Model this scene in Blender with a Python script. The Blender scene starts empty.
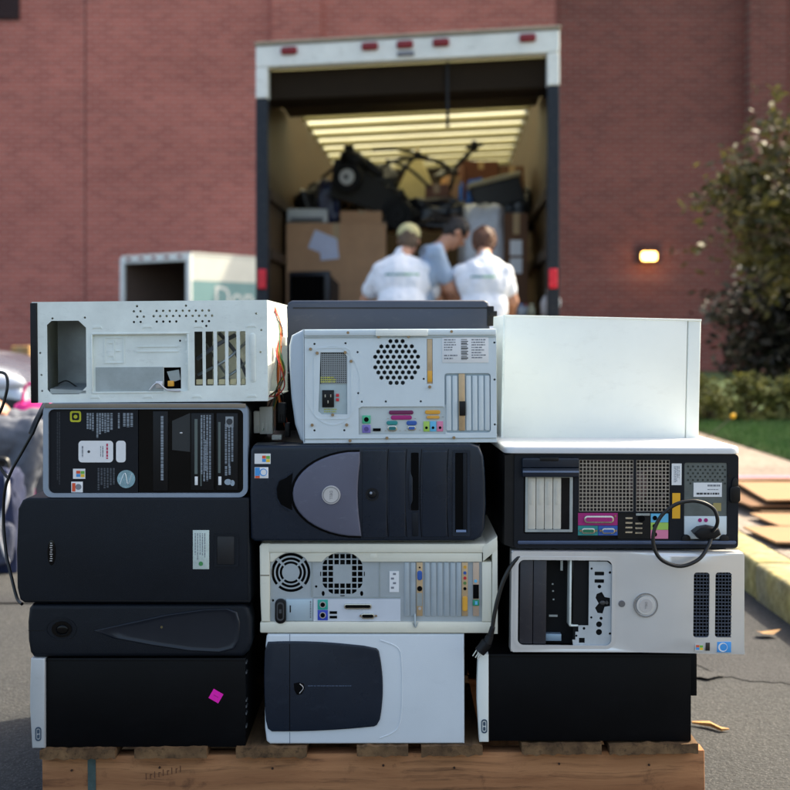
import bpy, bmesh, math, random
from mathutils import Vector, Matrix, noise
from mathutils.geometry import delaunay_2d_cdt
random.seed(7)
SC = bpy.context.scene
COL = SC.collection
F, CX, HY, H = 1300.0, 395.0, 336.0, 0.95      # focal (px), principal point, camera height
R = math.radians

def W(px, py, Y):
    return Vector(((px - CX) * Y / F, Y, H + (HY - py) * Y / F))

def lin(c):
    c = c / 255.0
    return c / 12.92 if c <= .04045 else ((c + .055) / 1.055) ** 2.4

def C(r, g, b):
    return (lin(r), lin(g), lin(b), 1)

# ------------------------------------------------------------------ materials
MATS = {}

def M(name, col, rough=.5, metal=0.0, var=.08, scale=9, bump=.0, bscale=300, coat=0, emit=None, estr=0,
      scuff=0.0, scuffcol=None, stretch=(1, 1, 1), trans=0, spec=.5):
    if name in MATS:
        return MATS[name]
    m = bpy.data.materials.new(name); m.use_nodes = True
    nt = m.node_tree; N = nt.nodes; L = nt.links
    b = N['Principled BSDF']
    tc = N.new('ShaderNodeTexCoord')
    mp = N.new('ShaderNodeMapping'); mp.inputs['Scale'].default_value = stretch
    L.new(tc.outputs['Object'], mp.inputs['Vector'])
    n = N.new('ShaderNodeTexNoise'); n.inputs['Scale'].default_value = scale; n.inputs['Detail'].default_value = 6
    n.inputs['Roughness'].default_value = .6
    L.new(mp.outputs['Vector'], n.inputs['Vector'])
    mx = N.new('ShaderNodeMix'); mx.data_type = 'RGBA'
    mx.inputs['A'].default_value = tuple(max(0, c * (1 - var)) for c in col[:3]) + (1,)
    mx.inputs['B'].default_value = tuple(min(1, c * (1 + var)) for c in col[:3]) + (1,)
    rmp = N.new('ShaderNodeMapRange'); rmp.inputs['From Min'].default_value = .3; rmp.inputs['From Max'].default_value = .7
    L.new(n.outputs['Fac'], rmp.inputs['Value']); L.new(rmp.outputs['Result'], mx.inputs['Factor'])
    out = mx.outputs['Result']
    if scuff > 0:
        n2 = N.new('ShaderNodeTexNoise'); n2.inputs['Scale'].default_value = scale * 3.1; n2.inputs['Detail'].default_value = 9
        n2.inputs['Roughness'].default_value = .75
        mp2 = N.new('ShaderNodeMapping'); mp2.inputs['Scale'].default_value = (1, 1, 2.2); mp2.inputs['Location'].default_value = (3, 5, 1)
        L.new(tc.outputs['Object'], mp2.inputs['Vector']); L.new(mp2.outputs['Vector'], n2.inputs['Vector'])
        r2 = N.new('ShaderNodeMapRange'); r2.inputs['From Min'].default_value = .56; r2.inputs['From Max'].default_value = .75
        r2.inputs['To Max'].default_value = scuff
        L.new(n2.outputs['Fac'], r2.inputs['Value'])
        m2 = N.new('ShaderNodeMix'); m2.data_type = 'RGBA'
        L.new(r2.outputs['Result'], m2.inputs['Factor']); L.new(out, m2.inputs['A'])
        m2.inputs['B'].default_value = scuffcol or C(150, 145, 135)
        out = m2.outputs['Result']
    L.new(out, b.inputs['Base Color'])
    rr = N.new('ShaderNodeMapRange'); rr.inputs['To Min'].default_value = max(0.02, rough - .08); rr.inputs['To Max'].default_value = min(1, rough + .1)
    L.new(n.outputs['Fac'], rr.inputs['Value']); L.new(rr.outputs['Result'], b.inputs['Roughness'])
    b.inputs['Metallic'].default_value = metal
    b.inputs['Specular IOR Level'].default_value = spec
    if coat: b.inputs['Coat Weight'].default_value = coat
    if trans: b.inputs['Transmission Weight'].default_value = trans
    if emit:
        b.inputs['Emission Color'].default_value = emit; b.inputs['Emission Strength'].default_value = estr
    if bump:
        nb = N.new('ShaderNodeTexNoise'); nb.inputs['Scale'].default_value = bscale; nb.inputs['Detail'].default_value = 3
        L.new(mp.outputs['Vector'], nb.inputs['Vector'])
        bp = N.new('ShaderNodeBump'); bp.inputs['Strength'].default_value = bump; bp.inputs['Distance'].default_value = .002
        L.new(nb.outputs['Fac'], bp.inputs['Height']); L.new(bp.outputs['Normal'], b.inputs['Normal'])
    MATS[name] = m
    return m

# ------------------------------------------------------------------ mesh helpers
class MB:
    def __init__(s):
        s.bm = bmesh.new()

    def box(s, x0, x1, y0, y1, z0, z1, bev=0, seg=2, rot=None):
        mt = Matrix.Translation(((x0 + x1) / 2, (y0 + y1) / 2, (z0 + z1) / 2))
        if rot is not None: mt = mt @ rot
        mt = mt @ Matrix.Diagonal((abs(x1 - x0), abs(y1 - y0), abs(z1 - z0), 1))
        r = bmesh.ops.create_cube(s.bm, size=1, matrix=mt)
        if bev:
            es = list({e for v in r['verts'] for e in v.link_edges})
            bmesh.ops.bevel(s.bm, geom=es, offset=bev, segments=seg, affect='EDGES', profile=.5)
        return s

    def cyl(s, p0, p1, r0, r1=None, n=16, caps=True):
        p0, p1 = Vector(p0), Vector(p1); r1 = r0 if r1 is None else r1
        d = p1 - p0; q = d.to_track_quat('Z', 'Y').to_matrix().to_4x4()
        bmesh.ops.create_cone(s.bm, cap_ends=caps, segments=n, radius1=r0, radius2=r1, depth=d.length,
                              matrix=Matrix.Translation((p0 + p1) / 2) @ q)
        return s

    def ell(s, c, r, rot=None, u=16, v=10):
        mt = Matrix.Translation(c)
        if rot is not None: mt = mt @ rot
        mt = mt @ Matrix.Diagonal((r[0], r[1], r[2], 1)); nv = s.bm.verts.new; nf = s.bm.faces.new
        rows = [[nv(mt @ Vector((math.sin(math.pi * j / v) * math.cos(2 * math.pi * k / u), math.sin(math.pi * j / v) * math.sin(2 * math.pi * k / u), math.cos(math.pi * j / v)))) for k in range(u)] for j in range(1, v)]
        a, b = nv(mt @ Vector((0, 0, 1))), nv(mt @ Vector((0, 0, -1)))
        for k in range(u):
            k2 = (k + 1) % u; nf((a, rows[0][k], rows[0][k2])); nf((b, rows[-1][k2], rows[-1][k]))
            for j in range(len(rows) - 1): nf((rows[j][k], rows[j + 1][k], rows[j + 1][k2], rows[j][k2]))
        return s

    def cap(s, p0, p1, r0, r1=None, n=14):
        r1 = r0 if r1 is None else r1
        s.cyl(p0, p1, r0, r1, n); s.ell(p0, (r0,) * 3, u=n, v=8); s.ell(p1, (r1,) * 3, u=n, v=8)
        return s

    def ring(s, pts_loops, close=True, cap0=True, cap1=True):
        """loft between loops of equal length"""
        prev = None; first = None
        for lp in pts_loops:
            vs = [s.bm.verts.new(p) for p in lp]
            if prev:
                n = len(vs)
                for i in range(n if close else n - 1):
                    try: s.bm.faces.new((prev[i], prev[(i + 1) % n], vs[(i + 1) % n], vs[i]))
                    except ValueError: pass
            else: first = vs
            prev = vs
        if cap0: s.bm.faces.new(list(reversed(first)))
        if cap1: s.bm.faces.new(prev)
        return s

    def tube(s, pts, r, n=8, smooth=True, r_end=None):
        pts = [Vector(p) for p in pts]
        if smooth and len(pts) > 2:
            q = []
            P = [pts[0]] + pts + [pts[-1]]
            for i in range(1, len(P) - 2):
                for k in range(6):
                    t = k / 6
                    a, b, c, d = P[i - 1], P[i], P[i + 1], P[i + 2]
                    q.append(.5 * ((2 * b) + (-a + c) * t + (2 * a - 5 * b + 4 * c - d) * t * t + (-a + 3 * b - 3 * c + d) * t ** 3))
            q.append(pts[-1]); pts = q
        loops = []; up = Vector((.13, .37, .92)).normalized()
        for i, p in enumerate(pts):
            d = (pts[min(i + 1, len(pts) - 1)] - pts[max(i - 1, 0)])
            if d.length < 1e-9: d = Vector((0, 0, 1))
            d.normalize()
            a = d.cross(up)
            if a.length < 1e-3: a = d.cross(Vector((1, 0, 0)))
            a.normalize(); b = d.cross(a); up = b if b.dot(up) > 0 else -b
            a = d.cross(up).normalized(); b = up
            rr = r if r_end is None else r + (r_end - r) * i / (len(pts) - 1)
            loops.append([p + rr * (a * math.cos(2 * math.pi * k / n) + b * math.sin(2 * math.pi * k / n)) for k in range(n)])
        return s.ring(loops)

    def prism(s, out, y0, y1, bev=0, seg=3, caps=True):
        """outline [(x,z)] extruded along y; front (y0) edge rounded by bev"""
        n = len(out)
        area = sum(out[i][0] * out[(i + 1) % n][1] - out[(i + 1) % n][0] * out[i][1] for i in range(n))
        if area < 0: out = out[::-1]
        nor = []
        for i in range(n):
            a, b, c = Vector(out[i - 1]), Vector(out[i]), Vector(out[(i + 1) % n])
            e1 = (b - a); e2 = (c - b)
            if e1.length < 1e-9: e1 = e2
            if e2.length < 1e-9: e2 = e1
            e1.normalize(); e2.normalize()
            n1 = Vector((e1.y, -e1.x)); n2 = Vector((e2.y, -e2.x)); m = n1 + n2
            if m.length < 1e-6: m = n1
            m.normalize(); k = 1 / max(.5, m.dot(n1)); nor.append(m * k)
        loops = []
        if bev:
            for k in range(seg + 1):
                a = math.pi / 2 * k / seg
                ins = bev * (1 - math.sin(a)); dy = bev * (1 - math.cos(a))
                loops.append([(out[i][0] - nor[i][0] * ins, y0 + dy, out[i][1] - nor[i][1] * ins) for i in range(n)])
        else:
            loops.append([(p[0], y0, p[1]) for p in out])
        loops.append([(p[0], y1, p[1]) for p in out])
        return s.ring(loops, cap0=caps, cap1=caps)

    def plate(s, outer, holes, y0, y1, extra=()):
        """flat sheet (x,z outlines) with real holes, thickness y0..y1"""
        vs, es, loops = [], [], []
        for lp in [outer] + holes:
            b = len(vs); n = len(lp)
            vs += [Vector(p) for p in lp]; es += [(b + i, b + (i + 1) % n) for i in range(n)]
            loops.append(lp)
        vs += [Vector(p) for p in extra]
        rv, re, rf = delaunay_2d_cdt(vs, es, [], 0, 1e-7)[:3]
        def inside(p, lp):
            c = False; j = len(lp) - 1
            for i in range(len(lp)):
                xi, zi = lp[i]; xj, zj = lp[j]
                if (zi > p[1]) != (zj > p[1]) and p[0] < (xj - xi) * (p[1] - zi) / (zj - zi) + xi: c = not c
                j = i
            return c
        bbs = [(min(p[0] for p in h), max(p[0] for p in h), min(p[1] for p in h), max(p[1] for p in h)) for h in holes]
        fv = [s.bm.verts.new((v[0], y0, v[1])) for v in rv]; bv = [s.bm.verts.new((v[0], y1, v[1])) for v in rv]
        for f in rf:
            c = sum((rv[i] for i in f), Vector((0, 0))) / len(f)
            if not inside(c, outer): continue
            if any(b[0] <= c[0] <= b[1] and b[2] <= c[1] <= b[3] and inside(c, h) for b, h in zip(bbs, holes)): continue
            s.bm.faces.new([fv[i] for i in f]); s.bm.faces.new([bv[i] for i in reversed(f)])
        for lp in loops:
            n = len(lp)
            a = [s.bm.verts.new((p[0], y0, p[1])) for p in lp]; b = [s.bm.verts.new((p[0], y1, p[1])) for p in lp]
            for i in range(n): s.bm.faces.new((a[i], a[(i + 1) % n], b[(i + 1) % n], b[i]))
        return s

    def quad(s, a, b, c, d):
        s.bm.faces.new([s.bm.verts.new(p) for p in (a, b, c, d)]); return s

    def obj(s, name, mat, parent=None, smooth=None, recalc=True):
        if recalc: bmesh.ops.recalc_face_normals(s.bm, faces=s.bm.faces[:])
        me = bpy.data.meshes.new(name); s.bm.to_mesh(me); s.bm.free()
        for m in (mat if isinstance(mat, (list, tuple)) else [mat]): me.materials.append(m)
        if smooth is not None:
            for p in me.polygons: p.use_smooth = True
            try: me.set_sharp_from_angle(angle=R(smooth))
            except Exception: pass
        o = bpy.data.objects.new(name, me); COL.objects.link(o)
        if parent: o.parent = parent
        return o

def tag(o, label=None, cat=None, group=None, kind=None):
    if label: o['label'] = label
    if cat: o['category'] = cat
    if group: o['group'] = group
    if kind: o['kind'] = kind
    return o

def empty(name, label, cat, loc=(0, 0, 0), rot=(0, 0, 0), group=None):
    o = bpy.data.objects.new(name, None); COL.objects.link(o); o.empty_display_size = .1
    o.location = loc; o.rotation_euler = rot
    return tag(o, label, cat, group)

def copy_tree(o, parent=None):
    c = o.copy(); COL.objects.link(c); c.parent = parent
    for ch in list(o.children): copy_tree(ch, c)
    return c

def circ(cx, cz, r, n=16, rz=None, a0=0):
    rz = rz or r
    return [(cx + r * math.cos(a0 + 2 * math.pi * k / n), cz + rz * math.sin(a0 + 2 * math.pi * k / n)) for k in range(n)]

def rrect(x0, z0, x1, z1, r, n=4):
    if x0 > x1: x0, x1 = x1, x0
    if z0 > z1: z0, z1 = z1, z0
    o = []
    for cx, cz, a in ((x1 - r, z0 + r, -90), (x1 - r, z1 - r, 0), (x0 + r, z1 - r, 90), (x0 + r, z0 + r, 180)):
        for k in range(n + 1):
            t = R(a + 90 * k / n); o.append((cx + r * math.cos(t), cz + r * math.sin(t)))
    return o

def text(name, body, size, mat, parent, loc, rot=(R(90), 0, 0), ext=.0002, align='CENTER', sx=1):
    cu = bpy.data.curves.new(name, 'FONT'); cu.body = body; cu.size = size; cu.extrude = ext
    cu.align_x = align; cu.align_y = 'CENTER'; cu.resolution_u = 3
    t = bpy.data.objects.new('tmp', cu); COL.objects.link(t)
    dg = bpy.context.evaluated_depsgraph_get(); dg.update()
    me = bpy.data.meshes.new_from_object(t.evaluated_get(dg)); bpy.data.objects.remove(t)
    me.materials.clear(); me.materials.append(mat)
    o = bpy.data.objects.new(name, me); COL.objects.link(o); o.parent = parent
    o.location = loc; o.rotation_euler = rot; o.scale = (sx, 1, 1)
    return o

# ------------------------------------------------------------------ computer case frame: photo px -> metres on the case's own face
class Case:
    def __init__(s, name, label, cat, x0, y0, x1, y1, Y, rz=0, ry=0, group='scrap computers piled on the pallet'):
        s.S = F / Y; s.cx = (x0 + x1) / 2; s.by = y1
        s.x0, s.y0, s.x1, s.y1 = x0, y0, x1, y1
        s.root = empty(name, label, cat, W(s.cx, y1, Y), (0, R(ry), R(rz)), group)
    def X(s, px): return (px - s.cx) / s.S
    def Z(s, py): return (s.by - py) / s.S
    def bx(s, mb, a, b, c, d, y0, y1, bev=0, seg=2):
        mb.box(s.X(a), s.X(c), y0, y1, s.Z(d), s.Z(b), bev, seg); return mb
    def rr(s, a, b, c, d, r, n=4):
        return rrect(s.X(a), s.Z(d), s.X(c), s.Z(b), r / s.S, n)
    def ci(s, px, py, r, n=16, ry=None, a0=0):
        return circ(s.X(px), s.Z(py), r / s.S, n, (ry or r) / s.S, a0)
    def pt(s, *ps): return [(s.X(a), s.Z(b)) for a, b in ps]
    def part(s, name, mb, mat, parent=None, smooth=35):
        return mb.obj(name, mat, parent or s.root, smooth)
    def pbox(s, name, mat, a, b, c, d, y0, y1, bev=0, parent=None):
        mb = MB(); s.bx(mb, a, b, c, d, y0, y1, bev); return s.part(name, mb, mat, parent)
    def lines(s, name, mat, a, b, c, d, y, rows, parent=None, vert=False, fill=.6, wmin=.3):
        """rows of broken print marks inside the px rect"""
        mb = MB(); rnd = random.Random(int(a * 13 + b * 7))
        span = (c - a) if vert else (d - b); step = span / rows
        for i in range(rows):
            t0 = (a if vert else b) + i * step; th = step * fill
            L0, L1 = (b, d) if vert else (a, c)
            end = L0 + (L1 - L0) * (wmin + (1 - wmin) * rnd.random()); p = L0
            while p < end:
                ln = rnd.uniform(.8, 3.2) ; q = min(end, p + ln)
                if vert: s.bx(mb, t0, p, t0 + th, q, y, y + .0003)
                else: s.bx(mb, p, t0, q, t0 + th, y, y + .0003)
                p = q + rnd.uniform(.3, .8)
        return s.part(name, mb, mat, parent, None)
# ------------------------------------------------------------------ palette
galv = M('galvanised_steel', C(226, 234, 230), .42, .12, .10, 14, .06, 500, scuff=.3, scuffcol=C(130, 138, 138))
galv2 = M('galvanised_steel_bare', C(165, 175, 178), .38, .55, .12, 30, .05, 500, scuff=.2, scuffcol=C(110, 112, 110))
silvpaint = M('blue_grey_sheet_metal', C(208, 220, 226), .45, .1, .05, 12, .05, 600, scuff=.1)
whitep = M('white_powder_coat', C(234, 238, 232), .45, 0, .04, 5, .12, 900, scuff=.22, scuffcol=C(196, 196, 190))
beige = M('ivory_plastic', C(226, 224, 208), .48, 0, .05, 7, .08, 700, scuff=.22, scuffcol=C(160, 155, 140))
lightblue = M('pale_blue_plastic', C(212, 220, 226), .42, 0, .04, 6, .08, 700, scuff=.12, scuffcol=C(140, 150, 160))
navy = M('navy_grained_plastic', C(13, 19, 28), .46, 0, .18, 8, .25, 900, scuff=.12, scuffcol=C(58, 62, 70), spec=.24)
navy2 = M('midnight_blue_plastic', C(19, 31, 46), .27, 0, .12, 8, .1, 900, scuff=.16, scuffcol=C(74, 84, 98), spec=.38)
black = M('black_matt_metal', C(8, 9, 12), .42, .0, .2, 9, .12, 800, scuff=.05, scuffcol=C(60, 60, 64), spec=.12)
blackp = M('black_plastic', C(13, 14, 18), .42, 0, .12, 9, .1, 800, scuff=.12, scuffcol=C(70, 70, 74), spec=.28)
blackgl = M('black_gloss_panel', C(6, 7, 9), .14, 0, .1, 9, scuff=.12, scuffcol=C(40, 40, 42), spec=.22)
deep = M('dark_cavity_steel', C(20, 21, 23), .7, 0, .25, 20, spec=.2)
greyplum = M('plum_grey_satin_plastic', C(92, 94, 112), .42, .15, .05, 12, .05, 900, scuff=.25, scuffcol=C(150, 155, 170))
silverp = M('silver_painted_plastic', C(220, 221, 222), .3, .5, .03, 10, 0, 1200, scuff=.05, scuffcol=C(170, 170, 172))
silverdisc = M('satin_silver', C(205, 205, 208), .3, .5, .04, 30)
tan = M('tan_bracket_plating', C(196, 168, 132), .4, .4, .1, 60)
screwm = M('brass_zinc_screw', C(165, 140, 110), .35, .8, .1, 90)
paperw = M('white_label_paper', C(228, 230, 232), .6, 0, .03, 60, scuff=.15, scuffcol=C(180, 178, 170))
ink = M('print_ink_grey', C(125, 130, 138), .6)
inkw = M('print_ink_pale', C(128, 138, 148), .6)
inkb = M('print_ink_black', C(60, 62, 66), .6)
holeb = M('hole_black', C(5, 5, 6), .8, spec=.1)
RED = M('red_plastic', C(200, 40, 50), .4); PINK = M('hot_pink_sticker', C(250, 10, 185), .55)
BLU = M('blue_port_plastic', C(40, 90, 170), .4); TEAL = M('teal_port_plastic', C(30, 140, 140), .4)
GRN = M('green_port_plastic', C(70, 185, 140), .4); PUR = M('violet_port_plastic', C(125, 115, 190), .4)
MAG = M('magenta_port_plastic', C(165, 25, 115), .4); MAR = M('maroon_port_plastic', C(110, 25, 80), .4)
YEL = M('amber_port_plastic', C(225, 165, 60), .4); LIM = M('lime_port_label', C(165, 205, 95), .5)
CYA = M('sky_blue_port_label', C(95, 185, 225), .5); PNK = M('rose_port_label', C(225, 130, 165), .5)
WINR = M('sticker_red', C(220, 85, 50), .4); WING = M('sticker_green', C(110, 180, 70), .4)
WINB = M('sticker_blue', C(60, 150, 220), .4); WINY = M('sticker_yellow', C(240, 195, 60), .4)
chrome = M('bright_connector_metal', C(190, 188, 180), .25, .9, .1, 60)
rubber = M('black_cable_rubber', C(16, 17, 19), .38, 0, .1, 40)

def shell(c, mat, x0, y0, x1, y1, d0, d1, t=.0015, name='case_shell', back=True, skip='', parent=None):
    """open-fronted sheet box"""
    X0, X1, Z0, Z1 = c.X(x0), c.X(x1), c.Z(y1), c.Z(y0)
    mb = MB()
    if 't' not in skip: mb.box(X0, X1, d0, d1, Z1 - t, Z1)
    if 'b' not in skip: mb.box(X0, X1, d0, d1, Z0, Z0 + t)
    if 'l' not in skip: mb.box(X0, X0 + t, d0 + .0002, d1, Z0 + t, Z1 - t)
    if 'r' not in skip: mb.box(X1 - t, X1, d0 + .0002, d1, Z0 + t, Z1 - t)
    if back: mb.box(X0 + t, X1 - t, d1 - t, d1 - .0003, Z0 + t, Z1 - t)
    return c.part(name, mb, mat, parent)

def screws(c, pts, r=1.6, name='screw', d=-.0025, mat=None, parent=None):
    for p in pts:
        mb = MB(); x, z = c.X(p[0]), c.Z(p[1]); rr = r / c.S
        mb.cyl((x, 0.001, z), (x, d, z), rr, rr * .8, 12)
        mb.box(x - rr * .7, x + rr * .7, d - .0002, d + .0004, z - rr * .14, z + rr * .14)
        c.part(name, mb, mat or screwm, parent)

def winflag(c, name, a, b, w, h, d, bg=None, parent=None, flagw=.5):
    """small operating-system sticker: pale label with four coloured panes"""
    st = c.pbox(name, bg or paperw, a, b, a + w, b + h, d, d + .0006, parent=parent)
    fx = a + w * (1 - flagw) - .5; fw = w * flagw / 2; fh = h * .32; y = b + h * .18
    for i, (mx, ix, iy) in enumerate(((WINR, 0, 0), (WING, 1, 0), (WINB, 0, 1), (WINY, 1, 1))):
        mb = MB(); c.bx(mb, fx + ix * fw + .15, y + iy * fh + .15 + .25 * ix, fx + (ix + 1) * fw - .15, y + (iy + 1) * fh - .15 + .25 * ix, d - .0003, d + .0001)
        c.part('flag_pane', mb, mx, st, None)
    return st

# D-sub connector: shield rim + coloured insert
def dsub(c, name, a, b, x2, y2, d, colr, parent=None, vert=False, shield=None):
    mb = MB(); r = min(x2 - a, y2 - b) * .45
    mb.prism(c.rr(a, b, x2, y2, r), d - .003, d + .001, .0006, 2)
    o = c.part(name, mb, shield or chrome, parent)
    k = min(x2 - a, y2 - b) * .22
    mb = MB(); mb.prism(c.rr(a + k, b + k, x2 - k, y2 - k, max(.3, r - k)), d - .0034, d - .002)
    c.part('socket_insert', mb, colr, o)
    return o

# ================================================================== A1 stripped silver case
A = Case('computer_case', 'stripped silver computer case with open slots and spilling wires', 'computer case', 32, 301, 268, 402, 2.45, rz=-.4, ry=-.5)
D = .43
sh = shell(A, galv, 32, 301, 268, 402, .0022, D, skip='r')
# partly removed right-hand wall with a slanted lower opening
mb = MB(); X1 = A.X(268); z0, z1 = A.Z(402), A.Z(301)
lp = [(X1, .002, z0 + .002), (X1, .05, z0 + .022), (X1, .19, z0 + .10), (X1, .42, z0 + .12), (X1, .42, z1 - .03), (X1, .40, z1 - .002), (X1, .002, z1 - .002)]
mb.ring([lp, [(p[0] - .0015, p[1], p[2]) for p in lp]]); A.part('side_wall', mb, whitep)
holes = []
psu = A.pt((52, 320), (79, 320), (86.5, 327), (86.5, 386), (79, 393.5), (52, 393.5), (47.5, 389), (47.5, 324)); holes.append(psu)
slots = [(195, 203), (206.2, 214), (217.6, 225.6), (229, 237), (240.6, 246)]
for a, b in slots: holes.append(A.pt((a, 332), (b, 332), (b, 386), (a, 386)))
holes.append(A.rr(92.5, 334.5, 187.5, 391.5, 1.5))
for r, y, xs in ((1.25, 311, [157.4 + 6.54 * k for k in range(9)]), (1.25, 316.2, [154.4 + 6.5 * k for k in range(10)]), (1.25, 321.7, [157.4 + 6.54 * k for k in range(9)]),
                 (1.2, 311.2, [134.6, 141.3]), (1.2, 316.6, [138, 144.5]), (1.2, 321.9, [134.6, 141.3]), (1.2, 306, [137.8, 186.8]), (1.2, 326.4, [207])):
    for x in xs:
        if y == 321.7 and 178 < x < 196: continue
        holes.append(A.ci(x, y, r, 8))
for p in ((257, 314.5), (41.5, 374), (42, 390), (53, 317.6), (85.5, 317), (40.5, 352), (261, 353), (262, 331)): holes.append(A.ci(p[0], p[1], 1.1, 8))
mb = MB(); mb.plate(A.pt((38, 301), (268, 301), (268, 402), (38, 402)), holes, 0, .0012); bp = A.part('back_panel', mb, galv, smooth=None)
mb = MB(); mb.plate(A.pt((91.5, 333.5), (188.5, 333.5), (188.5, 392.5), (91.5, 392.5)), [A.pt((163.5, 367.6), (180.6, 367.6), (180.6, 389), (163.5, 389)), A.ci(180, 341, 1.1, 8)], .007, .008); mb.plate(A.rr(92.0, 334, 188, 392, 1.6), [A.rr(92.5, 334.5, 187.5, 391.5, 1.5)], .0014, .0068); rcs = A.part('recessed_port_plate', mb, galv, smooth=None)
mb = MB(); A.bx(mb, 31, 302, 37.5, 402, -.003, .02, .001); A.part('front_bezel_strip', mb, blackp)
# recessed board window rim and embossing (pressed steel)
mb = MB()
for a, b, c_, d in ((92, 332.6, 190, 334), (91.5, 334, 92.8, 393), (92.8, 391.6, 163, 393), (188, 334, 189.4, 390)): A.bx(mb, a, b, c_, d, -.0014, .0004, .0004)
for a, b, c_, d in ((104, 337, 124, 338), (104, 362, 124, 363), (104, 338, 105, 362), (123, 338, 124, 362), (108, 342, 113, 343), (115, 350, 120, 351), (108, 350, 113, 356), (137, 346, 178, 347.2), (137, 351, 178, 352.2), (113, 340, 114, 360)):
    A.bx(mb, a, b, c_, d, .0056, .0072)
mb.prism(A.rr(250.6, 334, 256, 383, 2.4), -.0016, .0004, .0008, 2)
for x in (98, 148, 199, 252): mb.prism(A.pt((x - 5, 328.5), (x - 3.5, 325.6), (x + 3.5, 325.6), (x + 5, 328.5), (x + 3.5, 327.5), (x - 3.5, 327.5)), -.0012, .0003)
for x in (95, 148, 197, 252): mb.prism(A.pt((x - 5, 398.5), (x - 3.5, 395.6), (x + 3.5, 395.6), (x + 5, 398.5), (x + 3.5, 397.5), (x - 3.5, 397.5)), -.0012, .0003)
for y in (340, 352, 364, 376): mb.prism(A.ci(187, y, 1.3, 10), -.0009, .0003)
A.part('pressed_rib', mb, galv, bp)
mb = MB(); A.bx(mb, 95, 367, 163, 391, .0058, .0072); A.part('port_blank_plate', mb, galv2, bp)
# interior
mb = MB(); A.bx(mb, 44, 316, 92, 397, .10, .103); A.part('drive_cage_wall', mb, M('inner_grey_steel', C(150, 158, 160), .4, .5, .25, 12))
mb = MB(); mb.ring([[(A.X(50), .0, A.Z(388)), (A.X(50), .0, A.Z(393)), (A.X(86), .0, A.Z(393)), (A.X(86), .0, A.Z(390))], [(A.X(52), .09, A.Z(384)), (A.X(52), .09, A.Z(386)), (A.X(84), .09, A.Z(386)), (A.X(84), .09, A.Z(385))]]); A.part('cage_floor_flange', mb, galv2)
mb = MB(); mb.tube([(A.X(50), .06, A.Z(384)), (A.X(60), .05, A.Z(381)), (A.X(72), .05, A.Z(388)), (A.X(86), .06, A.Z(391))], .0014, 6); A.part('loose_wire', mb, rubber)
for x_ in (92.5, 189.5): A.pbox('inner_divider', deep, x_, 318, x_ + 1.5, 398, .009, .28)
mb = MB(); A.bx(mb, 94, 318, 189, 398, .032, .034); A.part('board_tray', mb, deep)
mb = MB(); mb.prism(A.pt((166, 372), (178, 370), (179.6, 380), (170, 383)), .012, .016); A.part('bare_tray_bracket', mb, galv2)
mb = MB(); A.bx(mb, 168, 381, 173.6, 386.5, -.002, .01, .001); A.part('amber_jack', mb, YEL)
mb = MB(); A.bx(mb, 156, 381, 163.4, 388, -.004, -.001, .001); mb.tube([(A.X(150), -.002, A.Z(390)), (A.X(158), -.006, A.Z(383)), (A.X(168), -.004, A.Z(390)), (A.X(181), -.002, A.Z(391))], .0018); A.part('loose_jack_housing', mb, silverdisc)
for k, (a, b, c_, d) in enumerate(((194, 376, 246, 340), (192, 360, 230, 336), (200, 388, 248, 356), (212, 334, 240, 380), (196, 345, 222, 386))):
    mb = MB(); p = [(A.X(a), .05 + .02 * k, A.Z(b)), (A.X((a + c_) / 2 + 4), .03 + .02 * k, A.Z((b + d) / 2 + 3 * (-1) ** k)), (A.X(c_), .06 + .02 * k, A.Z(d))]
    mb.tube(p, .0042 if k % 2 else .0028, 6); A.part('ribbon_cable', mb, galv2 if k % 2 == 0 else M('grey_ribbon_cable', C(120, 128, 140), .5), None)
mb = MB()
for a, b in slots: A.bx(mb, a + 1, 380, b - 1, 385, .006, .02)
A.part('slot_foot_tab', mb, M('ivory_slot_plastic', C(200, 190, 150), .5))
wc = {'red': M('wire_red', C(205, 40, 40), .4), 'orange': M('wire_orange', C(220, 110, 50), .4), 'yellow': M('wire_yellow', C(215, 175, 70), .4), 'black': rubber, 'white': M('wire_white', C(215, 210, 205), .4), 'green': M('wire_green', C(60, 110, 70), .4)}
rnd = random.Random(3)
for i in range(15):
    col = ['red', 'orange', 'yellow', 'red', 'black', 'white', 'black', 'red', 'green', 'black', 'orange', 'black', 'yellow', 'black', 'red'][i]
    j = lambda s=3: rnd.uniform(-s, s)
    y0 = .10 + .02 * (i % 8)
    pts = [(272 + j(2), 306 + j(3)), (277 + j(2), 315 + j()), (281 + j(2), 333 + j()), (279 + j(2), 352 + j()), (283 + j(2.5), 372 + j()), (281 + j(3), 388 + j()), (270 + j(4), 399 + j(2)), (262 + j(), 398 + j(2))]
    if i % 3 == 1: pts = pts[:4] + [(278 + j(), 378 + j()), (280 + j(), 398 + j()), (283 + j(), 420 + j()), (286 + j(2), 433 + j(2))]
    if i % 3 == 2: pts = pts[1:5] + [(276 + j(), 392 + j()), (270 + j(), 412 + j()), (266 + j(4), 430 + j(2))]
    P = []
    for k, (px, py) in enumerate(pts):
        Y = y0 + .03 * math.sin(k * 1.3 + i) + (.0 if k else .06)
        s_ = (2.45 + Y) / 2.45
        P.append((A.X(CX + (px - CX) * 1) * 1 + (A.cx - CX) / A.S * (s_ - 1) * 0 + (px - CX) / A.S * (s_ - 1), Y, (A.by - py) / A.S + (HY - py) / A.S * (s_ - 1)))
    mb = MB(); mb.tube(P, .0013, 6); A.part('wire', mb, wc[col])
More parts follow.
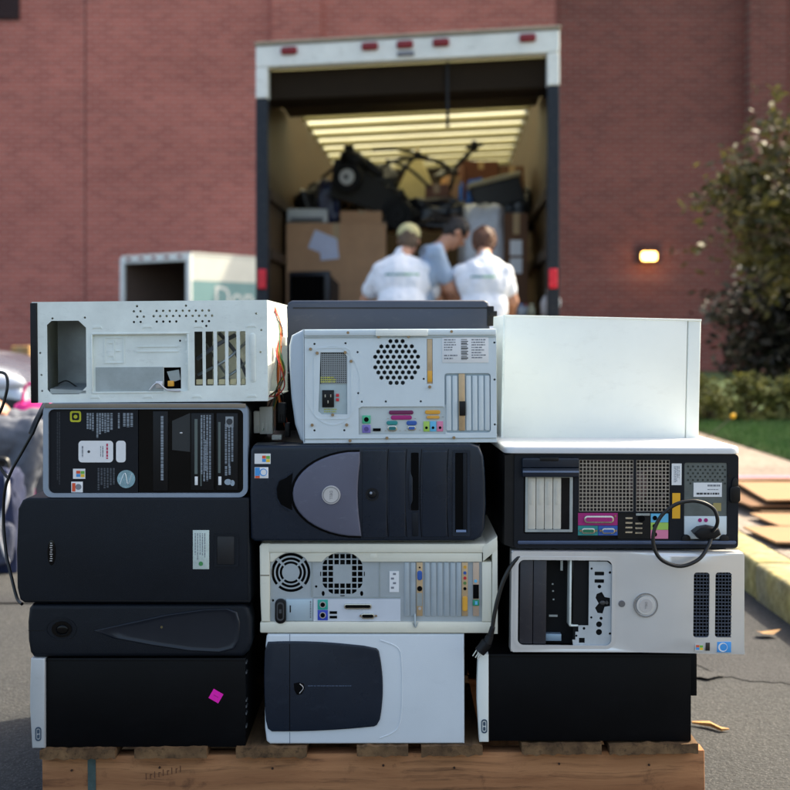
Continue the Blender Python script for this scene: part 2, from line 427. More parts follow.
for (px, py, w, h, col) in ((259, 408, 13, 27, 'ivory'), (253, 412, 6, 22, 'ivory'), (284, 424, 5, 14, 'black'), (277, 404, 8, 20, 'black'), (271, 436, 10, 5, 'ivory'), (281, 338, 5, 9, 'ivory')):
    mb = MB(); s_ = 2.55 / 2.45
    fx = lambda q: A.X(q) + (q - CX) / A.S * (s_ - 1); fz = lambda q: A.Z(q) + (HY - q) / A.S * (s_ - 1)
    mb.box(fx(px), fx(px + w), .10, .125, fz(py + h), fz(py), .0015)
    for q in range(3): mb.box(fx(px + w * (.15 + .3 * q)), fx(px + w * (.3 + .3 * q)), .097, .1005, fz(py + h * .9), fz(py + h * .6))
    A.part('cable_plug', mb, M('ivory_nylon', C(205, 205, 195), .5) if col == 'ivory' else blackp)

# ================================================================== A2 label-covered underside in a pale frame
B = Case('computer_case', 'case with pale rounded rim and black underside full of printed labels', 'computer case', 44, 403, 248, 497, 2.45, rz=.3)
frm = M('pale_blue_grey_rim', C(138, 152, 168), .45, .1, .06, 10, .05, 700, scuff=.2)
mb = MB(); mb.plate(B.rr(44, 403, 248, 497, 9, 5), [B.rr(49, 409, 243.5, 493, 6, 5)], -.006, .02); rim = B.part('rim', mb, frm)
mb = MB(); mb.prism(B.rr(45.5, 404.5, 246.5, 496.5, 8, 4), .016, .42, 0); B.part('case_body', mb, blackp)
mb = MB(); B.bx(mb, 46, 403.5, 246, 407.6, -.0075, -.0058, .0005); B.part('top_trim', mb, M('taupe_trim', C(128, 118, 104), .5, 0, .15, 20), rim)
mb = MB(); B.bx(mb, 49.2, 408, 138, 493, .0, .0155); pnl = B.part('underside_panel', mb, M('black_underside', C(13, 17, 25), .5, 0, .2, 10, .1, 800, scuff=.25, scuffcol=C(34, 40, 50), spec=.25))
mb = MB(); B.bx(mb, 138.6, 408, 243.4, 493, .003, .0155); pn2 = B.part('drive_panel', mb, blackgl)
mb = MB(); B.bx(mb, 153, 411, 168, 491, -.001, .004, .001); B.bx(mb, 191, 413, 214, 490, -.001, .004, .001); B.bx(mb, 216.5, 413, 238, 490, -.001, .004, .001); B.part('drive_tray', mb, blackp, pn2)
mb = MB(); mb.prism(B.pt((172, 421), (190, 413), (190, 452), (172, 450)), .0015, .0035); B.part('dull_patch', mb, M('slate_patch', C(34, 38, 42), .4), pn2)
mb = MB(); mb.ell((B.X(181), .001, B.Z(433)), (.0028, .0008, .0016)); B.part('painted_glint', mb, silverdisc, pn2)  # reflected glint on the panel modelled as a silver bead
B.lines('printed_text', inkw, 160.9, 416, 164.2, 483, -.0014, 1, pn2, True, .8, .95)
for (a, b, c_, d, n) in ((200.8, 415, 206, 488, 2), (206.4, 415, 212, 488, 2), (225, 424, 234.5, 470, 3), (225, 466, 232, 476, 2), (204, 440, 209, 480, 1)): B.lines('printed_text', inkw, a, b, c_, d, -.0014, n, pn2, True, .62, .75)
for (a, b, c_, d) in ((194.6, 419, 197.6, 474), (218.2, 422, 220.6, 473), (200.5, 418, 201.6, 486)): B.pbox('label_strip', M('grey_green_strip', C(88, 100, 98), .5), a, b, c_, d, -.0013, -.0009, parent=pn2)
for a in (194.8, 218.4): B.pbox('white_tab', paperw, a, 476.5, a + 3, 485, -.0014, -.0009, .0002, parent=pn2)
B.pbox('emblem_label', M('pale_silver_print', C(150, 156, 160), .5), 225.5, 416.5, 233.5, 427, -.0013, -.0009, .0003, parent=pn2)
mb = MB(); mb.prism(B.ci(229.5, 421.6, 3.2, 14), -.0018, -.001); B.part('emblem_disc', mb, M('dark_print', C(50, 54, 60), .5), pn2)
mb = MB(); mb.prism(B.ci(228, 482, 3.6, 14, 3), -.0014, -.001); mb.prism(B.ci(232.5, 483, 2.2, 12, 3), -.0014, -.001); B.part('certification_mark', mb, M('pale_blue_print', C(150, 165, 178), .5), pn2)
# left half labels
mb = MB(); mb.plate(B.rr(70.2, 411, 81.2, 422, 2.2), [B.rr(72, 412.8, 79.4, 420.2, 1.6)], -.0007, .0004); yl = B.part('warning_label', mb, M('acid_yellow_print', C(185, 185, 40), .5), pnl)
mb = MB(); mb.prism(B.ci(75.7, 416.6, 2, 10), -.0008, .0002); B.part('warning_mark', mb, M('acid_yellow_print', C(185, 185, 40), .5), yl)
for (a, b, c_, d, n) in ((86.8, 413, 94.7, 434, 3), (96.5, 413, 107, 438, 4), (107, 413, 113.7, 432, 2), (118, 413, 120.5, 433, 1), (123.2, 413, 134, 430, 3)): B.lines('printed_text', inkw, a, b, c_, d, -.0004, n, pnl, True, .7, .7)
B.lines('printed_text', M('print_ink_dim', C(70, 76, 84), .6), 97.7, 468, 116, 491, -.0004, 6, pnl, True, .6, .7)
B.lines('embossed_text', M('print_ink_dimmer', C(40, 45, 52), .6), 57, 412, 61, 486, -.0003, 2, pnl, True, .6, .9)
mb = MB(); mb.prism(B.rr(78.7, 440.7, 113.2, 462.3, 3.5), -.0009, .0004); lb = B.part('white_label', mb, paperw, pnl)
mb = MB(); mb.prism(B.rr(116.2, 440.7, 125.8, 462.3, 3.2), -.0009, .0004); B.part('white_label', mb, paperw, pnl)
for (a, b, c_, d, mt) in ((106.4, 443.6, 108.4, 459.5, M('label_print_red', C(190, 60, 90), .6)), (102.5, 446, 103.6, 457, ink), (82, 446, 83.6, 457, ink), (100.5, 446, 101.2, 457, ink)): B.lines('printed_text', mt, a, b, c_, d, -.0012, 1, lb, True, .9, .95)
mb = MB(); mb.prism(B.ci(89, 451.6, 1.4, 10), -.0012, -.0005); B.part('label_dot', mb, inkb, lb)
winflag(B, 'system_sticker', 73.2, 468.7, 12.2, 10, -.0008, parent=pnl, flagw=.7)
st = B.pbox('chip_sticker', paperw, 71.4, 481.6, 82.9, 492.4, -.0008, .0003, .0003, parent=pnl)
B.pbox('chip_sticker_panel', WINR, 72.3, 483, 75.6, 491.4, -.0011, -.0006, parent=st); mb = MB(); mb.prism(B.ci(78.6, 486.8, 3, 14), -.0012, -.0006); B.part('chip_sticker_swirl', mb, ink, st)
mb = MB(); mb.prism(B.ci(126.3, 479, 9, 28), -.001, .0003); hd = B.part('hologram_seal', mb, M('hologram_foil', C(150, 190, 205), .22, .5, .3, 70), pnl)
mb = MB(); mb.tube([(B.X(120), -.0013, B.Z(484)), (B.X(125), -.0013, B.Z(473)), (B.X(128), -.0013, B.Z(484)), (B.X(132), -.0013, B.Z(474))], .0007, 5); B.part('seal_engraving', mb, M('foil_white', C(215, 222, 228), .3, .5), hd)

# ================================================================== A3 big navy-black tower on its side
c = Case('computer_case', 'wide dark navy computer tower with oval badge and small pale green sticker', 'computer case', 16, 498, 250, 603, 2.44, rz=-.6)
mb = MB(); mb.prism(c.pt((27, 498), (248.5, 497.6), (249.5, 499), (250, 602), (249, 603), (24, 603), (19.5, 600), (16.6, 588), (16, 550), (17.6, 509), (22, 500.5)), 0, .44, .0045, 4)
c.part('case_body', mb, navy)
mb = MB(); mb.prism(c.ci(51.4, 552.5, 4.2, 20, 13), -.0008, .0005, .0004, 2); bd = c.part('badge', mb, blackgl)
mb = MB()
for k in range(9): mb.box(c.X(49.6 + .3 * (k % 3)), c.X(52 + .5 * (k % 2)), -.0011, -.0006, c.Z(561 - k * 2.2) - .0006, c.Z(561 - k * 2.2) + .0010)
c.part('badge_lettering', mb, silverdisc, bd)
st = c.pbox('registration_sticker', M('pale_green_paper', C(190, 205, 200), .55, 0, .1, 60), 193, 530, 209.3, 569, -.0007, .0006, .0002)
c.lines('printed_text', ink, 195, 533, 207, 560, -.001, 5, st, True, .35, .8)
mb = MB(); mb.prism(c.ci(201, 563.5, 2.2, 12), -.0011, -.0005); c.part('sticker_dot', mb, M('sticker_green_ink', C(60, 140, 80), .5), st)
mb = MB(); mb.plate(c.rr(214.5, 533.5, 239, 566.5, 2), [c.rr(217, 536, 236.5, 564.5, 1.5)], -.0014, .0006); c.part('latch_recess_rim', mb, navy)
c.pbox('latch_plate', M('black_recess_plastic', C(14, 16, 22), .5), 217.2, 536.2, 234.2, 564.2, -.0006, .0005, .0002)
mb = MB(); c.bx(mb, 24, 600.2, 249, 601.2, -.0008, .001); c.part('seam', mb, blackp)

# ================================================================== A4 rounded black front bezel with swept hollow
c = Case('computer_case', 'black computer tower with round power button and long swept hollow', 'computer case', 28, 603.5, 252, 657, 2.45, rz=.3)
mb = MB(); mb.prism(c.pt((33, 603.6), (243, 603.6), (249, 608), (252, 618), (252, 642), (249, 651), (243, 656.6), (34, 656.8), (30.5, 652), (28.5, 640), (28, 622), (29.5, 608)), -.004, .05, .009, 5); c.part('front_bezel', mb, navy)
mb = MB(); c.bx(mb, 33, 605, 246, 656.6, .05, .44, .001); c.part('case_body', mb, black)
hol = c.pt((96, 630), (130, 622.5), (166, 614.5), (205, 609), (228, 608.2), (236.5, 612), (239.5, 622), (238.5, 640), (234, 648), (220, 651.5), (190, 650), (150, 644), (115, 637.5))
mb = MB()  # dished hollow: raised lip with a smooth basin inside
n = len(hol); cx_ = sum(p[0] for p in hol) / n + .03; cz_ = sum(p[1] for p in hol) / n
def sc(k, kz=None): return [(cx_ + (p[0] - cx_) * k, cz_ + (p[1] - cz_) * (kz or k)) for p in hol]
lo = []
for k, y in ((1.02, -.0041), (1.0, -.0058), (.97, -.0062), (.93, -.0050), (.8, -.0046), (.5, -.0043), (.1, -.0042)): lo.append([(p[0], y, p[1]) for p in sc(k, k)])
mb.ring(lo); c.part('swept_hollow', mb, M('satin_navy_hollow', C(20, 27, 38), .3, 0, .1, 8, .05, 800, scuff=.06, scuffcol=C(58, 62, 70), spec=.38), smooth=60)
mb = MB(); mb.plate(c.ci(61.5, 628.5, 15.5, 30, 11.5), [c.ci(61.5, 628.5, 14, 30, 10)], -.0052, -.003); c.part('button_surround', mb, navy)
mb = MB(); mb.plate(c.ci(62.5, 628.5, 10, 26, 8), [c.ci(63, 629, 6.4, 26, 5.2)], -.0062, -.003); mb.ell((c.X(63), -.0042, c.Z(629)), (6 / c.S, .0022, 4.9 / c.S)); c.part('power_button', mb, blackgl, smooth=50)
mb = MB(); mb.prism(c.ci(162, 626.6, 1.2, 10), -.0056, -.004); c.part('badge', mb, M('dull_brass_badge', C(110, 100, 70), .4, .5))
mb = MB(); c.bx(mb, 29, 629.6, 45, 630.1, -.0046, -.0035); c.part('seam', mb, blackp)

# ================================================================== A5 bottom black tower, silver bezel strip
def strip_tower(label, x0, y0, x1, y1, bz, lx, ly, mat_b, Y=2.45, rz=0):
    c = Case('computer_case', label, 'computer case', x0, y0, x1, y1, Y, rz=rz)
    mb = MB(); c.bx(mb, bz + .6, y0 + .6, x1, y1, .0, .43, .0012); c.part('case_body', mb, black)
    mb = MB(); mb.prism(c.pt((x0 + 1, y0), (bz, y0), (bz, y1), (x0 + 2.2, y1), (x0, y1 - 40), (x0, y0 + 30)), -.008, .02, .0022, 3); fb = c.part('front_bezel', mb, mat_b)
    mb = MB(); mb.plate(c.rr(lx - 3, ly - 7, lx + 3, ly + 7, 2.8), [c.rr(lx - 2.1, ly - 5.6, lx + 2.1, ly + 5.6, 2)], -.0092, -.0075)
    mb.prism(c.rr(lx - 1.1, ly - 4.4, lx + 1.1, ly - .4, 1), -.0092, -.0075); mb.prism(c.rr(lx - 1.1, ly + .6, lx + 1.1, ly + 4.4, 1), -.0092, -.0075)
    c.part('badge', mb, M('steel_blue_badge', C(70, 90, 110), .35, .4), fb)
    mb = MB(); c.bx(mb, x0 + 2, y0 + 3, x1 - 1, y0 + 3.5, -.0004, .002); c.part('seam', mb, blackgl)
    return c
c = strip_tower('matt black computer tower with silver bezel strip and hot pink sticker', 31, 657.5, 245.5, 747, 45.8, 39.5, 732.6, M('warm_silver_plastic', C(186, 190, 192), .4, .2, .05, 12, scuff=.2, scuffcol=C(140, 135, 125)))
mb = MB(); x, z = c.X(216), c.Z(696); mb.box(x - .0105, x + .0105, -.0008, .0006, z - .0098, z + .0098, rot=Matrix.Rotation(R(30), 4, 'Y')); st = c.part('pink_sticker', mb, PINK)
mb = MB(); mb.box(x - .005, x + .005, -.0011, -.0007, z - .0004, z + .0006, rot=Matrix.Rotation(R(30), 4, 'Y')); c.part('printed_text', mb, MAG, st)
for py in (662, 672, 700, 706, 713, 726): c.pbox('side_tab', M('dull_tab_steel', C(88, 92, 96), .5, .4), 245, py, 246.6, py + 2.2, .002, .02)

# ================================================================== B1 silver-blue rear with hexagon vent
c = Case('computer_case', 'silver-blue computer tower showing rear with round honeycomb vent and bright coloured ports', 'computer case', 289, 329, 497, 443, 2.45, rz=.8, ry=-.25)
S = c.S
holes = []
holes.append(c.pt((321, 352), (344, 352), (347.5, 356), (347.5, 414), (322, 414), (318.6, 411)))
for j in range(-5, 6):
    for i in range(-5, 6):
        px = 397 + i * 6.1 + (3.05 if j % 2 else 0); py = 362 + j * 5.2
        if math.hypot(px - 397, py - 362) < 23.6: holes.append(c.ci(px, py, 2.25, 6, a0=R(30)))
holes.append(c.pt((427.3, 339), (433, 339), (433, 384), (427.3, 384)))
holes.append(c.pt((358.8, 408), (362, 406.6), (443, 406.6), (445.7, 408.5), (445.7, 434.4), (358.8, 434.4)))
holes.append(c.rr(444.8, 373.6, 491, 433, 3))
for p in ((315, 343.6), (346, 343), (358, 352), (358.5, 393), (314.6, 430), (344.4, 430), (362, 401.5), (386, 401.5), (421, 401.5), (495, 343), (495, 380), (495, 425), (424, 379)): holes.append(c.ci(p[0], p[1], 1.1, 8))
mb = MB(); mb.plate(c.pt((305, 330), (496.8, 330), (496.8, 442.6), (305, 442.6)), holes, 0, .0013); bp = c.part('back_panel', mb, silvpaint, smooth=None)
shell(c, silvpaint, 303.5, 329, 497, 443, .0015, .41)
# front bezel seen past the left edge: rounded
mb = MB(); mb.prism(c.pt((303.6, 329), (309, 329), (309, 443), (304.5, 443), (300, 439), (295, 424), (291.5, 398), (289.5, 365), (289.5, 345), (292, 335)), .004, .40, .006, 4); c.part('side_cover', mb, M('pale_grey_side_cover', C(178, 192, 204), .4, .1, .04, 8, scuff=.1))
mb = MB(); c.bx(mb, 305, 329.6, 496.5, 335.4, -.004, -.0002, .0008); fl = c.part('top_flange', mb, silvpaint)
mb = MB(); c.bx(mb, 376, 329.4, 428, 336, -.0065, -.0038, .0008); c.part('grip_bar', mb, whitep, fl)
for y_ in (336.8, 438.1):
    mb = MB(); c.bx(mb, 305, y_, 496.5, y_ + .9, -.0013, -.0001); c.part('flange_fold', mb, galv2, bp)
screws(c, [(348.5, 332.5), (452, 331.8), (311, 348.7), (317.6, 352.7), (345.6, 352.2), (351.5, 361), (332.8, 414.5), (312.3, 424.6), (346.8, 424.6), (379, 336.6), (409, 336.6), (350, 440.4), (430, 387), (454, 438), (387, 438)], 1.7, d=-.005)
# pressed PSU surround
mb = MB(); o1 = c.rr(314, 347, 352, 419, 7); o2 = c.rr(315, 348, 351, 418, 6.2); mb.plate(o1, [o2], -.0009, .0002); c.part('pressed_rib', mb, silvpaint, bp)
mb = MB(); mb.plate(c.ci(333, 385, 28, 36, 40), [c.ci(333, 385, 27, 36, 39)], -.0007, .0002); c.part('pressed_rib', mb, silvpaint, bp)
pp = c.pbox('power_supply', M('psu_grey_green', C(170, 188, 194), .4, .3, .1, 30), 317, 350, 349, 416, .0035, .1)
mb = MB(); 
for k in range(16): c.bx(mb, 321.5, 354 + k * 1.9, 347.2, 354.9 + k * 1.9, .0018, .0024)
for k in range(14): c.bx(mb, 321.5 + k * 1.9, 353, 322.3 + k * 1.9, 383, .0014, .0018)
c.part('fan_mesh', mb, M('psu_mesh_grey', C(150, 156, 158), .5, .4), pp)
c.pbox('fan_cavity', deep, 320.5, 352.5, 347.3, 383.5, .0026, .0034, parent=pp)
mb = MB(); c.bx(mb, 322.4, 389.8, 334.2, 407, -.001, .003, .0006); sk = c.part('power_socket', mb, blackp, pp)
for q in ((325.5, 395.5), (331, 395.5), (328.3, 401.5)): c.pbox('socket_pin', chrome, q[0] - .5, q[1] - 1.4, q[0] + .5, q[1] + 1.4, -.0014, -.0008, parent=sk)
for y in (393.5, 398): c.pbox('voltage_switch', RED, 336.2, y, 339.2, y + 3, .0, .003, .0004, parent=pp)
c.lines('printed_text', M('yellow_print', C(190, 190, 90), .5), 321, 376.5, 337, 383, .001, 3, pp, False, .6, .8); c.lines('printed_text', M('yellow_print2', C(170, 180, 110), .5), 324, 408.5, 337, 413, .003, 2, pp, False, .6, .8)
br = c.pbox('slot_bracket', tan, 427.6, 339.2, 432.7, 384, .0006, .0018, .0003); c.pbox('bracket_tip', YEL, 427.8, 371, 432.5, 382, .0000, .0007, .0002, parent=br)
lb = c.pbox('rating_label', paperw, 442.6, 337.4, 489, 363, -.0008, .0001, .0001)
for (a, b, c_, d, n) in ((444.5, 339.5, 458, 352, 5), (444.5, 355, 458, 361, 2), (472, 339.5, 487, 360, 8)): c.lines('printed_text', ink, a, b, c_, d, -.0011, n, lb, False, .45, .6)
mb = MB()
for k in range(13): c.bx(mb, 461.5, 339.6 + k * 1.65, 467.5 + (k % 2), 340.2 + k * 1.65 + .3 * (k % 3), -.0011, -.0007)
c.part('barcode', mb, inkb, lb)
io = c.pbox('port_plate', M('port_plate_steel', C(196, 208, 212), .4, .3), 357, 405, 447, 436, .0045, .006)
for nm, mt, a, b, c_, d in (('keyboard_port', GRN, 362.3, 415.4, 370.6, 423.4), ('mouse_port', PUR, 362.3, 425, 370.6, 432.8)):
    o = c.pbox(nm, mt, a, b, c_, d, .001, .005, .0006, parent=io)
    mb = MB(); mb.prism(c.ci((a + c_) / 2, (b + d) / 2, 2.4, 14), .0005, .0012); c.part('port_hole', mb, holeb if nm == 'keyboard_port' else M('violet_dark', C(85, 75, 140), .5), o)
o = c.pbox('usb_port', holeb, 373, 428.4, 380.8, 431.2, .002, .005, parent=io)
dsub(c, 'parallel_port', 389, 410.6, 413.6, 414.6, .004, MAR, io, shield=MAR); dsub(c, 'parallel_port', 391, 415.4, 412, 419.8, .004, MAG, io, shield=MAG)
dsub(c, 'serial_port', 386.6, 421, 397.8, 425, .004, TEAL, io, shield=TEAL); dsub(c, 'serial_port', 387.5, 425.4, 397.2, 431.4, .004, M('teal_dark', C(20, 110, 115), .4), io)
dsub(c, 'monitor_port', 406.6, 421, 417, 425.4, .004, BLU, io, shield=BLU); dsub(c, 'monitor_port', 407.6, 425.8, 416, 430.6, .004, BLU, io)
dsub(c, 'game_port', 425.2, 410.4, 440.5, 414.4, .004, YEL, io, shield=YEL); dsub(c, 'game_port', 426.4, 415.4, 440, 419.4, .004, YEL, io, shield=tan)
for mt, x in ((LIM, 423.6), (CYA, 430.2), (PNK, 437.2)):
    o = c.pbox('audio_jack', mt, x, 421.6, x + 6, 431.8, .002, .005, .0003, parent=io)
    mb = MB(); mb.prism(c.ci(x + 3, 428, 1.4, 10), .0015, .0025); c.part('jack_hole', mb, holeb, o)
screws(c, [(385.6, 430.6), (400, 430.6), (405.4, 430.4), (420, 430.4), (443, 417), (388, 418.6), (415.4, 418.6)], 1.1, d=.001)
sl = c.pbox('slot_recess_back', M('pale_slot_steel', C(168, 188, 200), .4, .4), 443.6, 372, 492.4, 434.4, .0055, .0065)
for k, x in enumerate((446.5, 452.8, 466.5, 472.8, 479, 485.2)):
    mb = MB(); mb.prism(c.rr(x, 376, x + 4.9, 431, 1.2), .0015, .005, .0008, 2); c.part('slot_cover', mb, silvpaint)
br = c.pbox('slot_bracket', tan, 459, 374, 465.2, 431, .0004, .004, .0004); c.pbox('card_connector', blackp, 459.6, 401.6, 465.6, 416, -.003, .001, .0005, parent=br)

# ================================================================== B2 navy front with D-shaped plum plate
c = Case('computer_case', 'navy computer tower with silver-badged plum-grey oval plate and drive slots facing front', 'computer case', 250, 444, 486, 541.5, 2.44, rz=.3)
mb = MB(); mb.prism(c.pt((254, 445), (470, 443.6), (479, 446), (483.5, 456), (485.5, 480), (486, 505), (484.5, 528), (481, 537), (474, 541), (255, 541.3), (251, 538), (250.2, 500), (250.8, 450)), -.003, .06, .006, 4); fb = c.part('front_bezel', mb, navy2)
mb = MB(); c.bx(mb, 253, 447, 482, 540, .06, .43, .001); c.part('case_body', mb, blackp)
arc = [(360, 451.6)] + [(360 - 67 * math.cos(R(t)) if abs(t) < 90 else 360, 493.6 - 42.4 * math.sin(R(t))) for t in range(80, -81, -8)] + [(361.5, 535.8)] + [(357.8 + 3.7 * (abs(k) / 5) ** 2, 493.6 + k * 7.8) for k in range(4, -5, -1)]
arc = [(350 if i == -1 else p[0], p[1]) for i, p in enumerate(arc)]
P_ = c.pt(*arc)
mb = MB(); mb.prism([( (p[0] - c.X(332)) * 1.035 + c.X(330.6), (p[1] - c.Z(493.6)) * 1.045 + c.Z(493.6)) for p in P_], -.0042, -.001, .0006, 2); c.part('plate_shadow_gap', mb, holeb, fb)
mb = MB(); mb.prism(P_, -.0085, -.001, .003, 4); pl = c.part('oval_plate', mb, greyplum)
mb = MB(); mb.prism(c.pt((293, 473), (286, 478), (279.5, 481), (277, 488), (277.5, 497), (281, 504), (288, 508), (292.4, 510), (291, 492)), -.0036, -.002, .0004, 2); c.part('finger_scoop', mb, holeb, fb)
mb = MB(); mb.tube([(c.X(p[0]), -.0035, c.Z(p[1])) for p in ((293, 472), (286, 477), (279, 480.5), (276.3, 488), (277, 498), (282, 506), (289, 511))], .0012, 6); c.part('scoop_edge', mb, navy2, fb)
mb = MB(); mb.cyl((c.X(331.3), -.0070, c.Z(494.3)), (c.X(331.3), -.0115, c.Z(494.3)), 9.6 / c.S, 9 / c.S, 36); dd = c.part('badge', mb, silverdisc, pl)
mb = MB(); mb.plate(c.ci(331.3, 494.3, 8.2, 30), [c.ci(331.3, 494.3, 7.4, 30)], -.0119, -.0112); c.part('badge_ring', mb, M('badge_grey', C(140, 140, 145), .35, .5), dd)
text('badge_lettering', 'DELL', .0075, M('badge_print', C(110, 110, 118), .4), dd, (c.X(331.3), -.0117, c.Z(494.3)), rot=(R(90), R(90), 0))
for x, bow in ((388, 1.2), (406.6, 1.4), (421.4, 1.4), (448, 1.2)):
    mb = MB(); mb.tube([(c.X(x - bow + 1.6 * (k / 5) ** 2), -.0031, c.Z(493 + k * 8.8)) for k in range(-5, 6)], .0006, 5); c.part('panel_seam', mb, holeb, fb)
for a, b, y0, y1, d in ((362.5, 387, 449.5, 537.5, -.0052), (389.2, 405.6, 450.5, 537, -.0046), (422.6, 447, 450.5, 537, -.0046)):
    mb = MB(); mb.prism(c.rr(a, y0, b, y1, 2), d, -.001, .0016, 3); c.part('drive_cover', mb, navy2, fb)
mb = MB(); mb.prism(c.rr(411, 452.5, 418.6, 510, 1), -.0046, -.001); fd = c.part('floppy_slot', mb, holeb, fb)
mb = MB(); mb.prism(c.pt((409.6, 470), (412.6, 478), (412.6, 500), (409.6, 508), (408.6, 490)), -.0060, -.003, .0005, 2); c.part('eject_lever', mb, navy2, fd)
mb = MB(); c.bx(mb, 412, 512, 418, 536, -.0046, -.002, .0008); c.part('drive_cover', mb, navy, fb)
mb = MB(); mb.plate(c.rr(452.5, 450, 470, 536, 1.5), [c.rr(455, 452.6, 467, 532, 1)], -.0055, -.001); sb = c.part('drive_bay_frame', mb, navy2, fb)
c.pbox('drive_bay_cavity', holeb, 455.2, 452.8, 466.8, 531.8, -.0044, -.0032, parent=sb)
c.pbox('drive_bay_tray', navy, 463, 453, 466.6, 531, -.0050, -.0040, .0002, parent=sb)
c.pbox('drive_light', M('pale_blue_led', C(110, 130, 165), .4), 456, 529.5, 466, 531.8, -.0062, -.005, parent=sb)
mb = MB(); mb.plate(c.ci(372.3, 494, 6.4, 26), [c.ci(372.3, 494, 4.8, 26)], -.0066, -.004); mb.ell((c.X(372.3), -.0052, c.Z(494)), (4.2 / c.S, .0022, 4.2 / c.S)); pb = c.part('power_button', mb, blackp, fb, 50)
mb = MB(); mb.ell((c.X(371), -.0074, c.Z(492.6)), (1.3 / c.S, .0005, 1.3 / c.S)); c.part('button_mark', mb, M('dim_white', C(140, 150, 165), .4), pb)
winflag(c, 'system_sticker', 254.8, 453.4, 16, 10.2, -.0038, parent=fb, flagw=.5)
st = c.pbox('chip_sticker', paperw, 254.8, 467, 268.6, 478, -.0038, -.003, .0002, parent=fb); c.pbox('chip_sticker_panel', WINB, 255.2, 467.3, 260, 475.5, -.0042, -.0037, parent=st); c.pbox('chip_sticker_tab', WINR, 255.4, 475.6, 260, 477.8, -.0043, -.0037, parent=st)
mb = MB(); mb.plate(c.ci(263.6, 472, 3.8, 20), [c.ci(263.9, 472, 3.0, 20)], -.0043, -.0037); c.part('chip_sticker_swirl', mb, WINB, st); 

# ================================================================== B3 ivory rear with two round fan guards
c = Case('computer_case', 'ivory computer tower showing rear with two round fan guards side by side', 'computer case', 259.5, 543, 497.5, 633.5, 2.45, rz=-.3)
S = c.S
holes = []
for (cx, cy, ra) in ((290.6, 573, 20.4),):
    for r0, r1 in ((19.6, 16.8), (15.2, 12.6), (11.2, 8.8)):
        for q in range(4):
            a0, a1 = R(45 + 90 * q + 5), R(135 + 90 * q - 5)
            o = [(cx + r0 * math.cos(a0 + (a1 - a0) * k / 10), cy + r0 * math.sin(a0 + (a1 - a0) * k / 10)) for k in range(11)]
            o += [(cx + r1 * math.cos(a1 - (a1 - a0) * k / 10), cy + r1 * math.sin(a1 - (a1 - a0) * k / 10)) for k in range(11)]
            holes.append(c.pt(*o))
for i in range(-4, 5):
    for j in range(-4, 5):
        px, py = 342.4 + i * 5.9, 574.4 + j * 5.9; r = math.hypot(px - 342.4, py - 574.4); sq = []
        if r < 9.4 or r > 24.5: continue
        for (qx, qy) in ((-1, -1), (0, -1), (1, -1), (1, 0), (1, 1), (0, 1), (-1, 1), (-1, 0)):
            x_, y_ = px + qx * 2.3, py + qy * 2.3; rr_ = math.hypot(x_ - 342.4, y_ - 574.4)
            if rr_ > 22.4: x_, y_ = 342.4 + (x_ - 342.4) * 22.4 / rr_, 574.4 + (y_ - 574.4) * 22.4 / rr_
            sq.append((x_, y_))
        ar = abs(sum(sq[k_][0] * sq[(k_ + 1) % 8][1] - sq[(k_ + 1) % 8][0] * sq[k_][1] for k_ in range(8))) / 2
        if ar > 4 and len({(round(p_[0], 2), round(p_[1], 2)) for p_ in sq}) == 8: holes.append(c.pt(*sq))
for p in ((323, 594, 1.6, 2.6), (361.6, 594, 1.6, 2.6)): holes.append(c.ci(p[0], p[1], p[2], 10, p[3]))
for p in ((316, 587), (272.6, 601)): holes.append(c.ci(p[0], p[1], 1.3, 8))
mb = MB(); mb.plate(c.pt((270, 551.6), (482, 551.6), (482, 621.6), (270, 621.6)), holes, .0044, .0055); bp = c.part('back_panel', mb, M('zinc_rear_panel', C(172, 182, 188), .42, .35, .07, 20, .05, 500, scuff=.15), smooth=None)
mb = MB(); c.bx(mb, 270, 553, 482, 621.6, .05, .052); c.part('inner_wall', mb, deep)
mb = MB(); c.bx(mb, 268, 540.5 + 3, 493, 552.4, -.0035, .43, .002); tcv = c.part('top_cover', mb, beige)
lipn = [((270, 552.6), (286, 552.6), (280, 555.4), (276, 558.4), (273.2, 561.6), (270, 561.6)), ((294, 552.6), (338, 552.6), (332, 554), (326.5, 557), (322, 561.6), (308, 561.6), (304.8, 557.5), (300.5, 554.6)), ((347, 552.6), (482, 552.6), (482, 561.6), (361.6, 561.6), (358, 557.4), (353.4, 554.2))]
for q_ in lipn:
    mb = MB(); mb.prism(c.pt(*q_), -.0015, .0042, .0006, 2); c.part('cover_lip', mb, beige, tcv)
mb = MB(); c.bx(mb, 260, 621.8, 494, 633, -.002, .43, .003); c.part('bottom_cover', mb, beige)
mb = MB(); mb.prism(c.pt((259.6, 546), (262, 543.4), (269.6, 543.2), (269.8, 561.7), (270, 621.6), (261.5, 621.6), (260.3, 595)), -.003, .43, .002, 3); sc_ = c.part('left_side_cover', mb, beige)
mb = MB(); c.bx(mb, 260.5, 574.6, 269.5, 575.6, -.0036, -.002); c.part('seam', mb, M('dirty_seam', C(120, 112, 98), .6), sc_)
mb = MB(); c.bx(mb, 482, 561.8, 491.6, 621.4, -.001, .43, .001); c.part('right_side_frame', mb, beige)
mb = MB(); mb.prism(c.pt((492, 541), (497.3, 541), (497.6, 633.4), (492, 633.4)), -.004, .43, .0015, 2); c.part('right_side_cover', mb, beige)
mb = MB(); mb.prism(c.pt((482.6, 546), (497, 536), (497.2, 549), (483, 561)), -.0045, .30, .0015, 2); c.part('corner_clip', mb, beige)
c.pbox('lock_slot', holeb, 305, 548, 315, 550.4, -.0014, -.0006)
mb = MB(); mb.prism(c.rr(370, 553.5, 377, 558.5, 2), -.0018, -.0005, .0004, 2); c.part('cover_latch', mb, beige)
